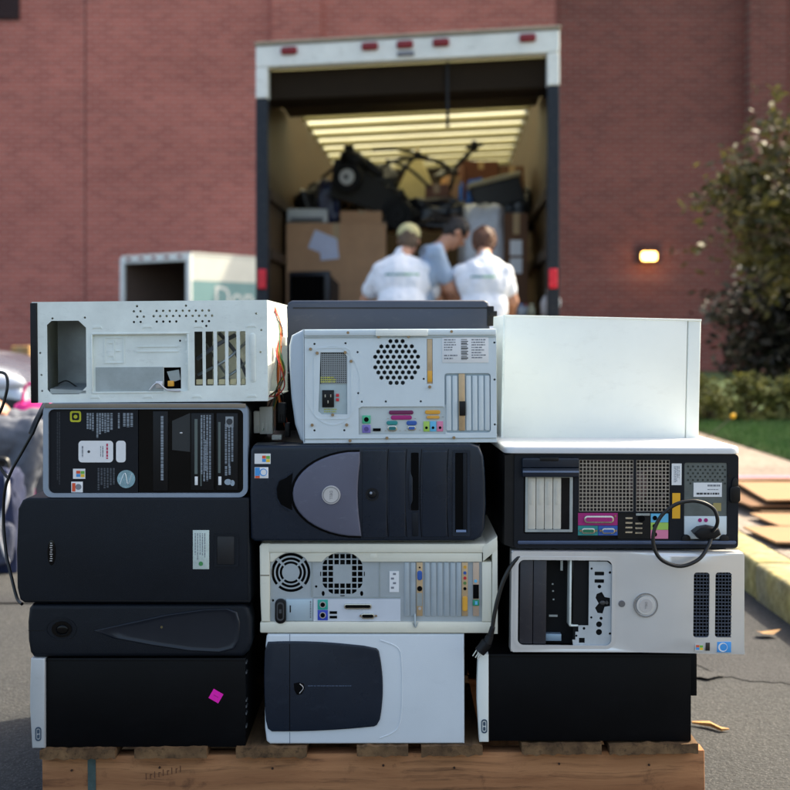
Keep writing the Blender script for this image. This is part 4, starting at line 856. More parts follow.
# ================================================================== pallet
def woodmat(name, c1, c2, cd, ax, knots=True):
    m = bpy.data.materials.new(name); m.use_nodes = True; nt = m.node_tree; N = nt.nodes; L = nt.links; b = N['Principled BSDF']; b.inputs['Roughness'].default_value = .8; b.inputs['Specular IOR Level'].default_value = .25
    tc = N.new('ShaderNodeTexCoord'); g = N.new('ShaderNodeMapping'); g.inputs['Scale'].default_value = (.035, 1, 1) if ax == 'X' else (1, .035, 1)
    L.new(tc.outputs['Object'], g.inputs['Vector'])
    # warp so that the grain wanders
    w0 = N.new('ShaderNodeTexNoise'); w0.inputs['Scale'].default_value = 5; L.new(tc.outputs['Object'], w0.inputs['Vector'])
    ad = N.new('ShaderNodeVectorMath'); ad.operation = 'SCALE'; ad.inputs['Scale'].default_value = .03; L.new(w0.outputs['Color'], ad.inputs[0])
    av = N.new('ShaderNodeVectorMath'); av.operation = 'ADD'; L.new(g.outputs['Vector'], av.inputs[0]); L.new(ad.outputs['Vector'], av.inputs[1])
    n1 = N.new('ShaderNodeTexNoise'); n1.inputs['Scale'].default_value = 95; n1.inputs['Detail'].default_value = 8; n1.inputs['Roughness'].default_value = .7; L.new(av.outputs['Vector'], n1.inputs['Vector'])
    n2 = N.new('ShaderNodeTexNoise'); n2.inputs['Scale'].default_value = 28; n2.inputs['Detail'].default_value = 5; L.new(av.outputs['Vector'], n2.inputs['Vector'])
    n3 = N.new('ShaderNodeTexNoise'); n3.inputs['Scale'].default_value = 16; n3.inputs['Detail'].default_value = 7; n3.inputs['Roughness'].default_value = .7; L.new(tc.outputs['Object'], n3.inputs['Vector'])
    def rng(src, a, b_, lo=0, hi=1):
        r = N.new('ShaderNodeMapRange'); r.inputs['From Min'].default_value = a; r.inputs['From Max'].default_value = b_; r.inputs['To Min'].default_value = lo; r.inputs['To Max'].default_value = hi; L.new(src, r.inputs['Value']); return r.outputs['Result']
    def mix(f, A, B):
        x = N.new('ShaderNodeMix'); x.data_type = 'RGBA'; L.new(f, x.inputs['Factor'])
        for s_, v in (('A', A), ('B', B)):
            if isinstance(v, tuple): x.inputs[s_].default_value = v
            else: L.new(v, x.inputs[s_])
        return x.outputs['Result']
    o = mix(rng(n2.outputs['Fac'], .35, .65), c1, c2); o = mix(rng(n1.outputs['Fac'], .52, .72, 0, .75), o, cd); o = mix(rng(n3.outputs['Fac'], .58, .72, 0, .65), o, cd)
    L.new(o, b.inputs['Base Color']); bp = N.new('ShaderNodeBump'); bp.inputs['Strength'].default_value = .8; bp.inputs['Distance'].default_value = .002; L.new(n1.outputs['Fac'], bp.inputs['Height']); L.new(bp.outputs['Normal'], b.inputs['Normal']); return m
wood = woodmat('weathered_pallet_wood', C(180, 128, 88), C(144, 96, 64), C(70, 46, 33), 'X')
woodd = woodmat('grey_weathered_slat', C(128, 98, 68), C(88, 66, 46), C(30, 22, 17), 'Y')
pal = empty('pallet', 'worn wooden pallet with rough slat ends carrying the stacked computers', 'pallet', (W(374, 760, 2.455).x, 2.455, 0), (0, R(-.55), 0))
S = F / 2.455; zt = W(0, 744.4, 2.45).z; top = zt - .0195; bx_ = W(374, 760, 2.455).x
def PX(px): return (px - 374) / S
mb = MB(); mb.box(PX(42), PX(706), .004, .045, .018, top, .003, 2)
beam = mb.obj('stringer', wood, pal, 35)
for yy in (.53, 1.04):
    mb = MB(); mb.box(PX(42), PX(706), yy, yy + .04, .018, top, .003, 2); mb.obj('stringer', wood, pal, 35)
mb = MB(); mb.box(PX(88), PX(96), .0028, .0045, .018, top - .002); mb.obj('paint_stripe', M('faded_green_paint', C(62, 82, 80), .7, 0, .3, 40, scuff=.4), beam)
mb = MB(); rnd = random.Random(5)
for k in range(9): 
    x = PX(146 + k * 4.3); z = W(0, 775 - k * .9, 2.455).z; mb.box(x, x + .0012, .0030, .0045, z - .006, z + .006 - .004 * (k % 2)); 
    if k % 2: mb.box(x, x + .004, .0030, .0044, z + .0015, z + .0028)
mb.obj('ink_stamp', M('faint_stamp_ink', C(100, 62, 42), .7), beam)
z1 = W(0, 745.5, 2.40).z - 0
rnd = random.Random(11)
def slat(a, b, zt, tilt=0):
    mb = MB(); x0, x1 = PX(a), PX(b); n = 48; h = .0185
    loops = []
    for yi, yy in enumerate((-.018, -.016, .3, .7, 1.09)):
        lp = []
        for k in range(n + 1):
            t = k / n; x = x0 + (x1 - x0) * t; z = zt + tilt * (t - .5) + (noise.noise(Vector((x * 55, yy * 3, a))) * .0034 if yi < 2 else 0)
            lp.append((x, yy + (noise.noise(Vector((x * 120, 4, a))) * .005 if yi < 2 else 0), z))
        for k in range(n, -1, -1):
            t = k / n; x = x0 + (x1 - x0) * t; z = zt - h + tilt * (t - .5) + (noise.noise(Vector((x * 70, 9, a))) * .0035 if yi < 2 else 0)
            lp.append((x, yy + (noise.noise(Vector((x * 120, 4, a))) * .004 if yi < 2 else 0), z))
        loops.append(lp)
    mb.ring(loops); return mb.obj('deck_slat', woodd, pal, 25)
for a, b, t in ((43, 118, 0), (137, 209, 0), (238, 308, -.001), (358, 409, 0), (422, 483, .001), (522, 601, 0), (609, 697, .002)): slat(a, b, zt - abs(t) * .5, t)
for yy in (0.0, .5, 1.01):
    mb = MB(); mb.box(PX(42), PX(706), yy + .0, yy + .09, 0.001, .0175, .002); mb.obj('bottom_board', woodd, pal, 25)
for (a, y_) in ((72, 764), (160, 762), (273, 764), (384, 762), (455, 765), (560, 762), (650, 764)):
    mb = MB(); mb.cyl((PX(a), .006, W(0, y_ + 4, 2.455).z), (PX(a), .0015, W(0, y_ + 4, 2.455).z), .0022, n=8); mb.obj('nail_head', M('rusty_nail', C(70, 50, 40), .6, .5), beam)
# ================================================================== ground and setting
def big_mat(name, col, col2, s1, s2, rough=.9, bump=.5, bs=60, speck=None):
    m = bpy.data.materials.new(name); m.use_nodes = True; nt = m.node_tree; N = nt.nodes; L = nt.links; b = N['Principled BSDF']
    tc = N.new('ShaderNodeTexCoord')
    n1 = N.new('ShaderNodeTexNoise'); n1.inputs['Scale'].default_value = s1; n1.inputs['Detail'].default_value = 8; n1.inputs['Roughness'].default_value = .65
    n2 = N.new('ShaderNodeTexNoise'); n2.inputs['Scale'].default_value = s2; n2.inputs['Detail'].default_value = 4
    for n in (n1, n2): L.new(tc.outputs['Object'], n.inputs['Vector'])
    mx = N.new('ShaderNodeMix'); mx.data_type = 'RGBA'; mx.inputs['A'].default_value = col; mx.inputs['B'].default_value = col2
    r = N.new('ShaderNodeMapRange'); r.inputs['From Min'].default_value = .35; r.inputs['From Max'].default_value = .65
    L.new(n1.outputs['Fac'], r.inputs['Value']); L.new(r.outputs['Result'], mx.inputs['Factor'])
    out = mx.outputs['Result']
    m2 = N.new('ShaderNodeMix'); m2.data_type = 'RGBA'; m2.blend_type = 'MULTIPLY'; m2.inputs['Factor'].default_value = .8
    r2 = N.new('ShaderNodeMapRange'); r2.inputs['From Min'].default_value = .3; r2.inputs['From Max'].default_value = .7; r2.inputs['To Min'].default_value = .45; r2.inputs['To Max'].default_value = 1.35
    L.new(n2.outputs['Fac'], r2.inputs['Value']); L.new(out, m2.inputs['A']); L.new(r2.outputs['Result'], m2.inputs['B']); out = m2.outputs['Result']
    if speck:
        v = N.new('ShaderNodeTexVoronoi'); v.inputs['Scale'].default_value = speck[0]; L.new(tc.outputs['Object'], v.inputs['Vector'])
        r3 = N.new('ShaderNodeMapRange'); r3.inputs['From Min'].default_value = .12; r3.inputs['From Max'].default_value = .3; r3.inputs['To Min'].default_value = speck[2]; r3.inputs['To Max'].default_value = 0
        L.new(v.outputs['Distance'], r3.inputs['Value']); m3 = N.new('ShaderNodeMix'); m3.data_type = 'RGBA'
        L.new(r3.outputs['Result'], m3.inputs['Factor']); L.new(out, m3.inputs['A']); m3.inputs['B'].default_value = speck[1]; out = m3.outputs['Result']
    L.new(out, b.inputs['Base Color']); b.inputs['Roughness'].default_value = rough
    bp = N.new('ShaderNodeBump'); bp.inputs['Strength'].default_value = bump; bp.inputs['Distance'].default_value = .006
    nb = N.new('ShaderNodeTexNoise'); nb.inputs['Scale'].default_value = bs; nb.inputs['Detail'].default_value = 5; L.new(tc.outputs['Object'], nb.inputs['Vector'])
    L.new(nb.outputs['Fac'], bp.inputs['Height']); L.new(bp.outputs['Normal'], b.inputs['Normal'])
    return m
asph = big_mat('asphalt', C(38, 40, 43), C(56, 56, 56), 1.3, 55, .88, .9, 110, (140, C(140, 138, 134), .35))
asph_shade = big_mat('painted_shade_asphalt', C(32, 33, 37), C(46, 46, 49), 2.5, 60, .85, .9, 110, (140, C(120, 118, 115), .4))  # darker asphalt colour that paints shade onto the ground
oil = big_mat('oil_stain', C(22, 22, 24), C(34, 34, 36), 8, 70, .6, .6, 110)
conc = big_mat('pavement_concrete', C(128, 114, 104), C(146, 132, 120), 1.5, 30, .9, .3, 60)
ylw = big_mat('kerb_yellow_paint', C(176, 160, 92), C(140, 134, 104), 6, 24, .75, .6, 50)
lawnm = big_mat('lawn_soil', C(50, 72, 34), C(64, 88, 40), 3, 40, .95, .8, 80)

mb = MB(); mb.quad((-120, -60, 0), (120, -60, 0), (120, 160, 0), (-120, 160, 0)); g = mb.obj('ground', asph); tag(g, kind='structure')
def blob(name, mat, cx, cy, rx, ry, z, seed, n=40, amp=.35):
    mb = MB(); vs = []
    for k in range(n):
        a = 2 * math.pi * k / n; r = 1 + amp * noise.noise(Vector((math.cos(a) * 1.6, math.sin(a) * 1.6, seed)))+ .08 * noise.noise(Vector((math.cos(a) * 9, math.sin(a) * 9, seed)))
        vs.append(mb.bm.verts.new((cx + rx * r * math.cos(a), cy + ry * r * math.sin(a), z)))
    mb.bm.faces.new(vs); return mb.obj(name, mat)
tag(blob('painted_shade_patch', asph_shade, 1.12, 4.3, .34, .74, .002, 3, n=90, amp=.25), kind='structure')  # shade on the right-hand ground painted as a darker sheet
tag(blob('oil_stain', oil, .86, 3.62, .05, .035, .008, 5, amp=.9), kind='structure')
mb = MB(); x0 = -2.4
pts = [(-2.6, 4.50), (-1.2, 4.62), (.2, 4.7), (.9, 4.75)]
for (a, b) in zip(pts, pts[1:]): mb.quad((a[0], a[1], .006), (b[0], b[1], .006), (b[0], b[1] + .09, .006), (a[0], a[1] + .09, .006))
tag(mb.obj('painted_shadow_stripe', asph_shade), kind='structure')  # thin cast shadow across the asphalt painted as a dark strip
# kerb with joints, pavement, lawn
mb = MB(); y = -4.0
while y < 32:
    L = 1.45; wob = .004 * math.sin(y * 3)
    mb.box(1.30 + wob, 1.452, y + .006, y + L - .006, -.02, .132 + wob * .5, .016, 3); y += L
tag(mb.obj('kerb', ylw, smooth=40), kind='structure')
mb = MB(); y = -4.0
while y < 32:
    mb.box(1.458, 2.60, y + .004, y + 1.5 - .004, -.02, .128, .004, 1); y += 1.5
tag(mb.obj('pavement', conc), kind='structure')
mb = MB(); mb.box(2.604, 60, -4, 30.5, -.02, .135); lw = mb.obj('lawn', lawnm); tag(lw, kind='structure')
rnd = random.Random(2); mb = MB()
for k in range(42000):
    x = rnd.uniform(2.6, 4.6); y = rnd.uniform(8.2, 12.3); h = rnd.uniform(.025, .06); a = rnd.uniform(0, 6.28); w = .004
    
    dx, dy = w * math.cos(a), w * math.sin(a); lx, ly = rnd.uniform(-.02, .02), rnd.uniform(-.02, .02)
    v = [mb.bm.verts.new(p) for p in ((x - dx, y - dy, .134), (x + dx, y + dy, .134), (x + lx, y + ly, .134 + h))]; mb.bm.faces.new(v)
tag(mb.obj('grass', M('grass_blade', C(70, 104, 44), .6, 0, .3, 6), recalc=False), 'short green mown grass between the pavement and the hedge', 'grass', kind='stuff')

# brick building
def brick_mat(name, c1, c2, mortar, rot):
    m = bpy.data.materials.new(name); m.use_nodes = True; nt = m.node_tree; N = nt.nodes; L = nt.links; b = N['Principled BSDF']
    tc = N.new('ShaderNodeTexCoord'); sp = N.new('ShaderNodeSeparateXYZ'); cb = N.new('ShaderNodeCombineXYZ')
    L.new(tc.outputs['Object'], sp.inputs['Vector'])
    L.new(sp.outputs['Y' if rot else 'X'], cb.inputs['X']); L.new(sp.outputs['Z'], cb.inputs['Y'])
    br = N.new('ShaderNodeTexBrick'); br.inputs['Scale'].default_value = 1; br.inputs['Brick Width'].default_value = .30; br.inputs['Row Height'].default_value = .10
    br.inputs['Mortar Size'].default_value = .014; br.inputs['Mortar Smooth'].default_value = .3; br.inputs['Bias'].default_value = .0
    br.inputs['Color1'].default_value = c1; br.inputs['Color2'].default_value = c2; br.inputs['Mortar'].default_value = mortar
    L.new(cb.outputs['Vector'], br.inputs['Vector'])
    n = N.new('ShaderNodeTexNoise'); n.inputs['Scale'].default_value = .35; n.inputs['Detail'].default_value = 6
    mp = N.new('ShaderNodeMapping'); mp.inputs['Scale'].default_value = (.6, .6, 1.5); L.new(tc.outputs['Object'], mp.inputs['Vector']); L.new(mp.outputs['Vector'], n.inputs['Vector'])
    r = N.new('ShaderNodeMapRange'); r.inputs['From Min'].default_value = .3; r.inputs['From Max'].default_value = .7; r.inputs['To Min'].default_value = .78; r.inputs['To Max'].default_value = 1.22
    L.new(n.outputs['Fac'], r.inputs['Value'])
    m2 = N.new('ShaderNodeMix'); m2.data_type = 'RGBA'; m2.blend_type = 'MULTIPLY'; m2.inputs['Factor'].default_value = .65
    L.new(br.outputs['Color'], m2.inputs['A']); L.new(r.outputs['Result'], m2.inputs['B'])
    # thin streaky courses of paler efflorescence
    n3 = N.new('ShaderNodeTexNoise'); n3.inputs['Scale'].default_value = 1.0; n3.inputs['Detail'].default_value = 5
    mp3 = N.new('ShaderNodeMapping'); mp3.inputs['Scale'].default_value = (.25, .25, 5.5); L.new(tc.outputs['Object'], mp3.inputs['Vector']); L.new(mp3.outputs['Vector'], n3.inputs['Vector'])
    r3 = N.new('ShaderNodeMapRange'); r3.inputs['From Min'].default_value = .55; r3.inputs['From Max'].default_value = .72; r3.inputs['To Max'].default_value = .12
    L.new(n3.outputs['Fac'], r3.inputs['Value']); m3 = N.new('ShaderNodeMix'); m3.data_type = 'RGBA'
    L.new(r3.outputs['Result'], m3.inputs['Factor']); L.new(m2.outputs['Result'], m3.inputs['A']); m3.inputs['B'].default_value = C(176, 140, 128)
    L.new(m3.outputs['Result'], b.inputs['Base Color']); b.inputs['Roughness'].default_value = .88
    bp = N.new('ShaderNodeBump'); bp.inputs['Strength'].default_value = .6; bp.inputs['Distance'].default_value = .01; bp.invert = True
    L.new(br.outputs['Fac'], bp.inputs['Height']); L.new(bp.outputs['Normal'], b.inputs['Normal'])
    return m
BRICK_A = brick_mat('red_brick_hazy_lit', C(196, 110, 96), C(168, 88, 78), C(190, 142, 128), False)  # left wall: bounce light and haze put into a brighter brick colour
BRICK_B = brick_mat('red_brick_dimmer_lit', C(144, 74, 64), C(122, 60, 54), C(140, 110, 98), False)  # same brick darkened: weaker light on the right wall painted in
YW = 30.0
bd = empty('brick_building', 'long windowless red brick building behind the truck', 'building', (0, YW, 0))
def wx(px): return (px - CX) * YW / F
HT = 12.0
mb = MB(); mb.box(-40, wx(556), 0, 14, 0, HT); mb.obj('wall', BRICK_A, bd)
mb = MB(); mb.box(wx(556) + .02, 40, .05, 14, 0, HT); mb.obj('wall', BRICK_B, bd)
mb = MB(); mb.box(wx(272), wx(321), -.12, -.003, 0, HT - .01); mb.obj('pilaster', BRICK_A, bd)
mb = MB(); mb.box(wx(746), wx(783), -.35, .047, 0, HT - .01); mb.obj('pilaster', BRICK_B, bd)
mb = MB(); mb.box(-40.1, 40.1, -.15, 14.1, HT + .003, HT + .35, .03); mb.obj('coping', conc, bd)
for px, m_ in ((85, 0), (556, 1)):
    mb = MB(); mb.box(wx(px) - .012, wx(px) + .03, -.006, .02, 0, HT - .02); mb.obj('expansion_joint', M('joint_sealant', C(128, 72, 64), .7), bd)
zl0, zl1 = H + (HY - 20) * YW / F, H + (HY + 12) * YW / F
mb = MB(); mb.box(wx(-45), wx(20), -.05, -.003, zl0, zl1, .01); lv = mb.obj('wall_vent', M('vent_brown', C(52, 28, 28), .6), bd)
mb = MB(); z = zl0 + .08
while z < zl1: mb.box(wx(-44), wx(19), -.10, -.052, z, z + .035); z += .11
mb.obj('louvres', M('vent_brown2', C(66, 36, 36), .6), lv)
mb = MB(); mb.box(wx(16), wx(24), -.006, -.002, zl0 - 2.6, zl0 - .01); mb.obj('rust_run_stain', M('brick_stain', C(104, 62, 58), .9, 0, .2, 3), bd) if False else mb.bm.free()
lm = empty('wall_lamp', 'small lit bulkhead lamp with glowing orange-white lens on the brick wall', 'wall lamp', (wx(648), YW + .05, H + (HY - 262) * YW / F))
mb = MB(); mb.box(-.23, .23, -.16, -.004, -.02, .36, .03, 3); mb.obj('housing', M('lamp_bronze', C(60, 40, 34), .5, .3), lm, 40)
mb = MB(); mb.box(-.17, .17, -.2, -.15, .03, .22, .05, 4)
mb.obj('lens', M('lit_lens', C(255, 200, 120), .4, emit=(1, .58, .22, 1), estr=3.2), lm, 40)
ld = bpy.data.lights.new('lamp_glow', 'POINT'); ld.energy = 2.5; ld.color = (1, .5, .2); ld.shadow_soft_size = .1
lo_ = bpy.data.objects.new('lamp_glow', ld); COL.objects.link(lo_); lo_.location = (lm.location.x, YW - .35, lm.location.z + .02)
sg = empty('wall_sign', 'narrow blue-grey sign on the brick wall behind the tree', 'sign', (wx(757), YW - .31, H + (HY - 271) * YW / F))
mb = MB(); mb.box(-.5, .5, -.03, -.002, 0, .16, .01); mb.obj('sign_board', M('blue_grey_sign', C(98, 112, 120), .5), sg)
mb = MB(); mb.plate([(-.52, -.02), (.52, -.02), (.52, .18), (-.52, .18)], [[(-.48, .02), (.48, .02), (.48, .14), (-.48, .14)]], -.05, -.031); mb.obj('sign_frame', M('grey_frame', C(80, 84, 88), .5), sg)

# ================================================================== big box truck
TY = 10.66; tx = (407 - CX) * TY / F
tr = empty('box_truck', 'large white box truck parked with its cargo door open and full of scrap', 'truck', (tx, TY, 0), (0, 0, R(-2.3)))
TW = 1.245; FL = 1.11; LT = 7.6
def tz(px_y): return H + (HY - px_y) * TY / F
def shear(mb):
    for v in mb.bm.verts: v.co.z += .048 * v.co.x * max(0, (v.co.z - FL)) / 2.4
    return mb
whit = M('truck_white_paint', C(196, 196, 186), .4, 0, .06, 2, scuff=.25, scuffcol=C(140, 130, 110))
whitf = M('truck_frame_white', C(236, 238, 232), .45, 0, .08, 4, scuff=.4, scuffcol=C(120, 110, 95))
darkf = M('truck_dark_post', C(22, 30, 40), .5, .2, .1, 6, scuff=.2)
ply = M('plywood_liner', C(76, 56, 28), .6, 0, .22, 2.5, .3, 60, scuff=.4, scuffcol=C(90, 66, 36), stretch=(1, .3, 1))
top = 3.38
mb = MB(); mb.box(-TW + .003, -TW + .03, .12, LT, FL - .1, top - .05); mb.box(TW - .03, TW - .003, .12, LT, FL - .1, top - .05); shear(mb); mb.obj('side_wall', whit, tr)
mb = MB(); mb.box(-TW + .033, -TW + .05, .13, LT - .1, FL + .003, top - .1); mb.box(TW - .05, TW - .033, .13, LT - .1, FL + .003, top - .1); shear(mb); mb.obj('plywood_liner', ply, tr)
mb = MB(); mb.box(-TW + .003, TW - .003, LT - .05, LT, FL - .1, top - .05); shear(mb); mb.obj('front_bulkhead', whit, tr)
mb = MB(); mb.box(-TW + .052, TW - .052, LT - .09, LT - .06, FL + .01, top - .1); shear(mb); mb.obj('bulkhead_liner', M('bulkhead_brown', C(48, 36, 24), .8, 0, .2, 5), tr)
mb = MB(); mb.box(-TW + .003, TW - .003, .02, LT, FL - .12, FL); mb.obj('cargo_floor', M('truck_floor_wood', C(96, 72, 48), .7, 0, .3, 6, scuff=.4), tr)
# translucent roof skin and ribs
tm = bpy.data.materials.new('translucent_roof'); tm.use_nodes = True; nt = tm.node_tree; N = nt.nodes; L = nt.links
b = N['Principled BSDF']; b.inputs['Base Color'].default_value = C(226, 224, 190); b.inputs['Roughness'].default_value = .6
t_ = N.new('ShaderNodeBsdfTranslucent'); t_.inputs['Color'].default_value = (.86, .84, .60, 1)
nz = N.new('ShaderNodeTexNoise'); nz.inputs['Scale'].default_value = 3; rr_ = N.new('ShaderNodeMapRange'); rr_.inputs['To Min'].default_value = .55; rr_.inputs['To Max'].default_value = .8
ms = N.new('ShaderNodeMixShader'); L.new(nz.outputs['Fac'], rr_.inputs['Value']); L.new(rr_.outputs['Result'], ms.inputs['Fac'])
L.new(b.outputs['BSDF'], ms.inputs[1]); L.new(t_.outputs['BSDF'], ms.inputs[2]); L.new(ms.outputs['Shader'], N['Material Output'].inputs['Surface'])
mb = MB(); mb.quad((-TW + .01, .2, top - .03), (TW - .01, .2, top - .03), (TW - .01, LT - .02, top - .03), (-TW + .01, LT - .02, top - .03)); shear(mb); mb.obj('roof_skin', tm, tr)
k = 0; y = .55
while y < LT - .1:
    mb = MB(); mb.box(-TW + .05, TW - .05, y, y + .12, top - .10, top - .035, .01, 1); shear(mb); mb.obj('roof_bow', M('roof_bow_cream', C(150, 144, 110), .5, 0, .08, 4), tr); y += .62
mb = MB(); mb.box(-TW + .0, -TW + .05, .12, LT, top - .06, top, .008); mb.box(TW - .05, TW, .12, LT, top - .06, top, .008); shear(mb); mb.obj('roof_rail', whitf, tr)
# rear frame
mb = MB(); mb.box(-TW, TW, -.02, .14, top - .17, top + .01, .012); shear(mb); hd = mb.obj('header', whitf, tr)
mb = MB(); mb.box(-TW - .01, TW + .01, -.035, .15, top + .011, top + .045, .01); shear(mb); mb.obj('header_cap', M('cap_weathered', C(150, 138, 120), .6, .2, .15, 6), tr)
for s in (-1, 1):
    mb = MB(); mb.box(s * TW - (.10 if s > 0 else 0), s * TW + (.10 if s < 0 else 0), -.02, .12, top - .43, top - .172, .01); shear(mb)
    mb.obj('corner_post_cap', whitf, tr)
    mb = MB(); mb.box(s * TW - (.10 if s > 0 else 0), s * TW + (.10 if s < 0 else 0), -.018, .118, FL - .08, top - .433, .01); shear(mb); mb.obj('corner_post', darkf, tr)
    mb = MB(); mb.box(s * (TW - .055) - .035, s * (TW - .055) + .035, -.045, -.02, tz(289), tz(269), .012, 3); mb.obj('tail_light', M('tail_light_red', C(215, 25, 50), .25), tr)
    for i in range(5):
        pass
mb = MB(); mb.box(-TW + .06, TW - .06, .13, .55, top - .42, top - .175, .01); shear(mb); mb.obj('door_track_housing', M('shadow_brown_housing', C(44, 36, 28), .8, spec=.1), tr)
# rolled-up door: slats lying under the roof
mb = MB(); y = .56
while y < 1.45: mb.box(-TW + .07, TW - .07, y, y + .27, top - .30, top - .27, .006, 1); y += .29
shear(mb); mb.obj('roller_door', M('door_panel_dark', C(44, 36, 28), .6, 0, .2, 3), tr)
mb = MB(); mb.box(.32, .345, .10, .115, tz(126), tz(58), .004); mb.obj('door_pull_strap', M('strap_black', C(14, 16, 20), .7), tr)
for px in (289, 370, 405, 441, 527):
    x = (px - 407) * TY / F; z = top - .075 + .03
    mb = MB(); mb.prism(rrect(x - .068, z - .032, x + .068, z + .032, .02), -.05, -.021, .012, 3); shear(mb); mb.obj('marker_light', M('marker_red', C(130, 16, 28), .3), tr, 40)
mb = MB(); mb.box(-.08, .06, -.04, -.021, top - .14, top - .10, .01); shear(mb); mb.obj('plate_light', M('grey_lamp', C(120, 120, 125), .3, .5), tr)
mb = MB(); mb.box(-TW + .02, TW - .02, -.04, .1, FL - .19, FL - .005, .01); mb.obj('rear_sill', darkf, tr)
mb = MB(); mb.box(-1.0, 1.0, -.18, -.05, .48, .62, .015); mb.box(-.7, -.6, -.14, .1, .6, .93); mb.box(.6, .7, -.14, .1, .6, .93); mb.obj('rear_bumper', darkf, tr)
mb = MB(); mb.box(-.5, -.38, .1, LT + 1.8, .72, .95); mb.box(.38, .5, .1, LT + 1.8, .72, .95); mb.obj('chassis_rail', darkf, tr)
for s, yy in ((-1, 1.9), (1, 1.9), (-1, LT + .75), (1, LT + .75)):
    w_ = .5 if yy < 3 else .28
    mb = MB(); mb.cyl((s * (1.16 - w_), yy, .5), (s * 1.16, yy, .5), .5, n=32); wh = mb.obj('wheel', M('tyre_rubber', C(24, 24, 26), .8, 0, .1, 20), tr, 40)
    mb = MB(); mb.cyl((s * 1.10, yy, .5), (s * 1.172, yy, .5), .27, .22, n=24); mb.obj('rim', galv, wh, 40)
mb = MB(); mb.box(-1.05, 1.05, LT + .12, LT + 1.9, .55, 2.35, .12, 3); cb_ = mb.obj('cab', whit, tr, 40)
mb = MB(); mb.box(-.95, .95, LT + 1.88, LT + 1.91, 1.5, 2.2, .02); mb.box(-1.056, -1.046, LT + .5, LT + 1.5, 1.5, 2.2, .01); mb.box(1.046, 1.056, LT + .5, LT + 1.5, 1.5, 2.2, .01); mb.obj('window', blackgl, cb_)
for s in (-1, 1):
    for zz in (tz(176), tz(232)):
        mb = MB(); mb.box(s * (TW - .06) - .03, s * (TW - .06) + .03, .12, .17, zz - .06, zz + .06, .01)
        if s < 0: mb.obj('door_track_bracket', whitf, tr)
        else: mb.bm.free()
    mb = MB()
    for zz in (1.6, 2.1): mb.box(s * (TW - .075) - .02, s * (TW - .075) + .02, .3, 6.8, zz, zz + .09, .004)
    mb.obj('load_rail', M('rail_dark', C(60, 44, 26), .6), tr)

# ------------------------------------------------------------------ cargo
card = M('cardboard_brown', C(190, 148, 112), .8, 0, .1, 5, .1, 90, scuff=.2, scuffcol=C(120, 88, 62))
card2 = M('cardboard_dark', C(104, 72, 50), .8, 0, .12, 5, .1, 90)
tapem = M('packing_tape', C(176, 146, 104), .35)
GRP = 'cardboard boxes inside the truck'
def carton(label, px0, py0, px1, pz, Y, depth, mat=card, rz=0, flaps=False, group=GRP, name='cardboard_box'):
    """box whose front face spans px0..px1, top py0, standing at height pz"""
    cx = (px0 + px1) / 2; w = (px1 - px0) * Y / F; zt = H + (HY - py0) * Y / F
    r = empty(name, label, 'box', ((cx - CX) * Y / F, Y, pz), (0, 0, R(rz)), group); h = zt - pz
    mb = MB(); mb.box(-w / 2, w / 2, 0, depth, 0, h, .006, 1); mb.obj('carton', mat, r)
    mb = MB(); mb.box(-.03, .03, -.0015, -.0003, h * .8, h - .001); mb.obj('tape', tapem, r)
    if flaps:
        mb = MB(); mb.box(-w / 2, w / 2, -.16, .0, h - .012, h - .004, rot=Matrix.Rotation(R(18), 4, 'X')); mb.obj('flap', mat, r)
    return r, w, h
r, w, h = carton('big brown carton with white papers taped on its front inside the truck', 286, 223, 386, FL + .002, 12.0, 1.05)
def sheet(px, py, sx, sz, ang, Y=12.0, dy=0):
    x = (px - CX) * Y / F - r.location.x; z = H + (HY - py) * Y / F - r.location.z
    mb = MB(); mb.box(x - sx / 2, x + sx / 2, -.006 - dy, -.003 - dy, z - sz / 2, z + sz / 2, rot=Matrix.Rotation(R(ang), 4, 'Y')); return mb.obj('paper_sheet', M('white_paper_blue', C(205, 212, 235), .6), r)
sheet(322, 243, .21, .18, 22); sheet(329, 250, .17, .18, -6, dy=.006)
zt1 = r.location.z + h + .003
vb = empty('printer', 'flat off-white printer lying on the big brown carton', 'printer', (W(307, 0, 12.05).x, 12.05, zt1)); 
mb = MB(); mb.box(-.19, .19, 0, .4, 0, .135, .02, 3); mb.obj('casing', M('offwhite_case', C(190, 194, 192), .5), vb, 40)
mb = MB(); mb.box(-.15, .15, -.004, .01, .03, .055, .003); mb.box(-.15, .15, -.05, .0, .018, .026, .003); mb.obj('paper_tray', M('grey_tray', C(110, 112, 115), .5), vb)
carton('low brown carton on top of the big carton, beside the off-white printer', 340, 211, 382, zt1, 12.1, .4)
mo = empty('crt_monitor', 'black boxy monitor standing turned in front of the big carton', 'monitor', (W(308, 0, 11.25).x, 11.25, FL + .002), (0, 0, R(-24)))
mb = MB(); mb.box(-.2, .2, 0, .06, .0, .40, .02, 3); mb.ring([[(-.18, .06, .03), (.18, .06, .03), (.18, .06, .37), (-.18, .06, .37)], [(-.12, .36, .08), (.12, .36, .08), (.12, .36, .3), (-.12, .36, .3)]]); mb.obj('casing', M('monitor_black', C(30, 34, 42), .4), mo, 40)
mb = MB(); mb.box(-.165, .165, -.004, .002, .05, .36, .01); mb.obj('screen', blackgl, mo)
r, w, h = carton('tall brown carton with two white labels, inside the truck against the right wall', 505, 213, 528, FL + .002, 11.9, .8, card2)
for py in (248, 266):
    z = H + (HY - py) * 11.9 / F - FL; mb = MB(); mb.box(-.06, .05, -.004, -.002, z - .07, z + .07); mb.obj('label_sheet', paperw, r)
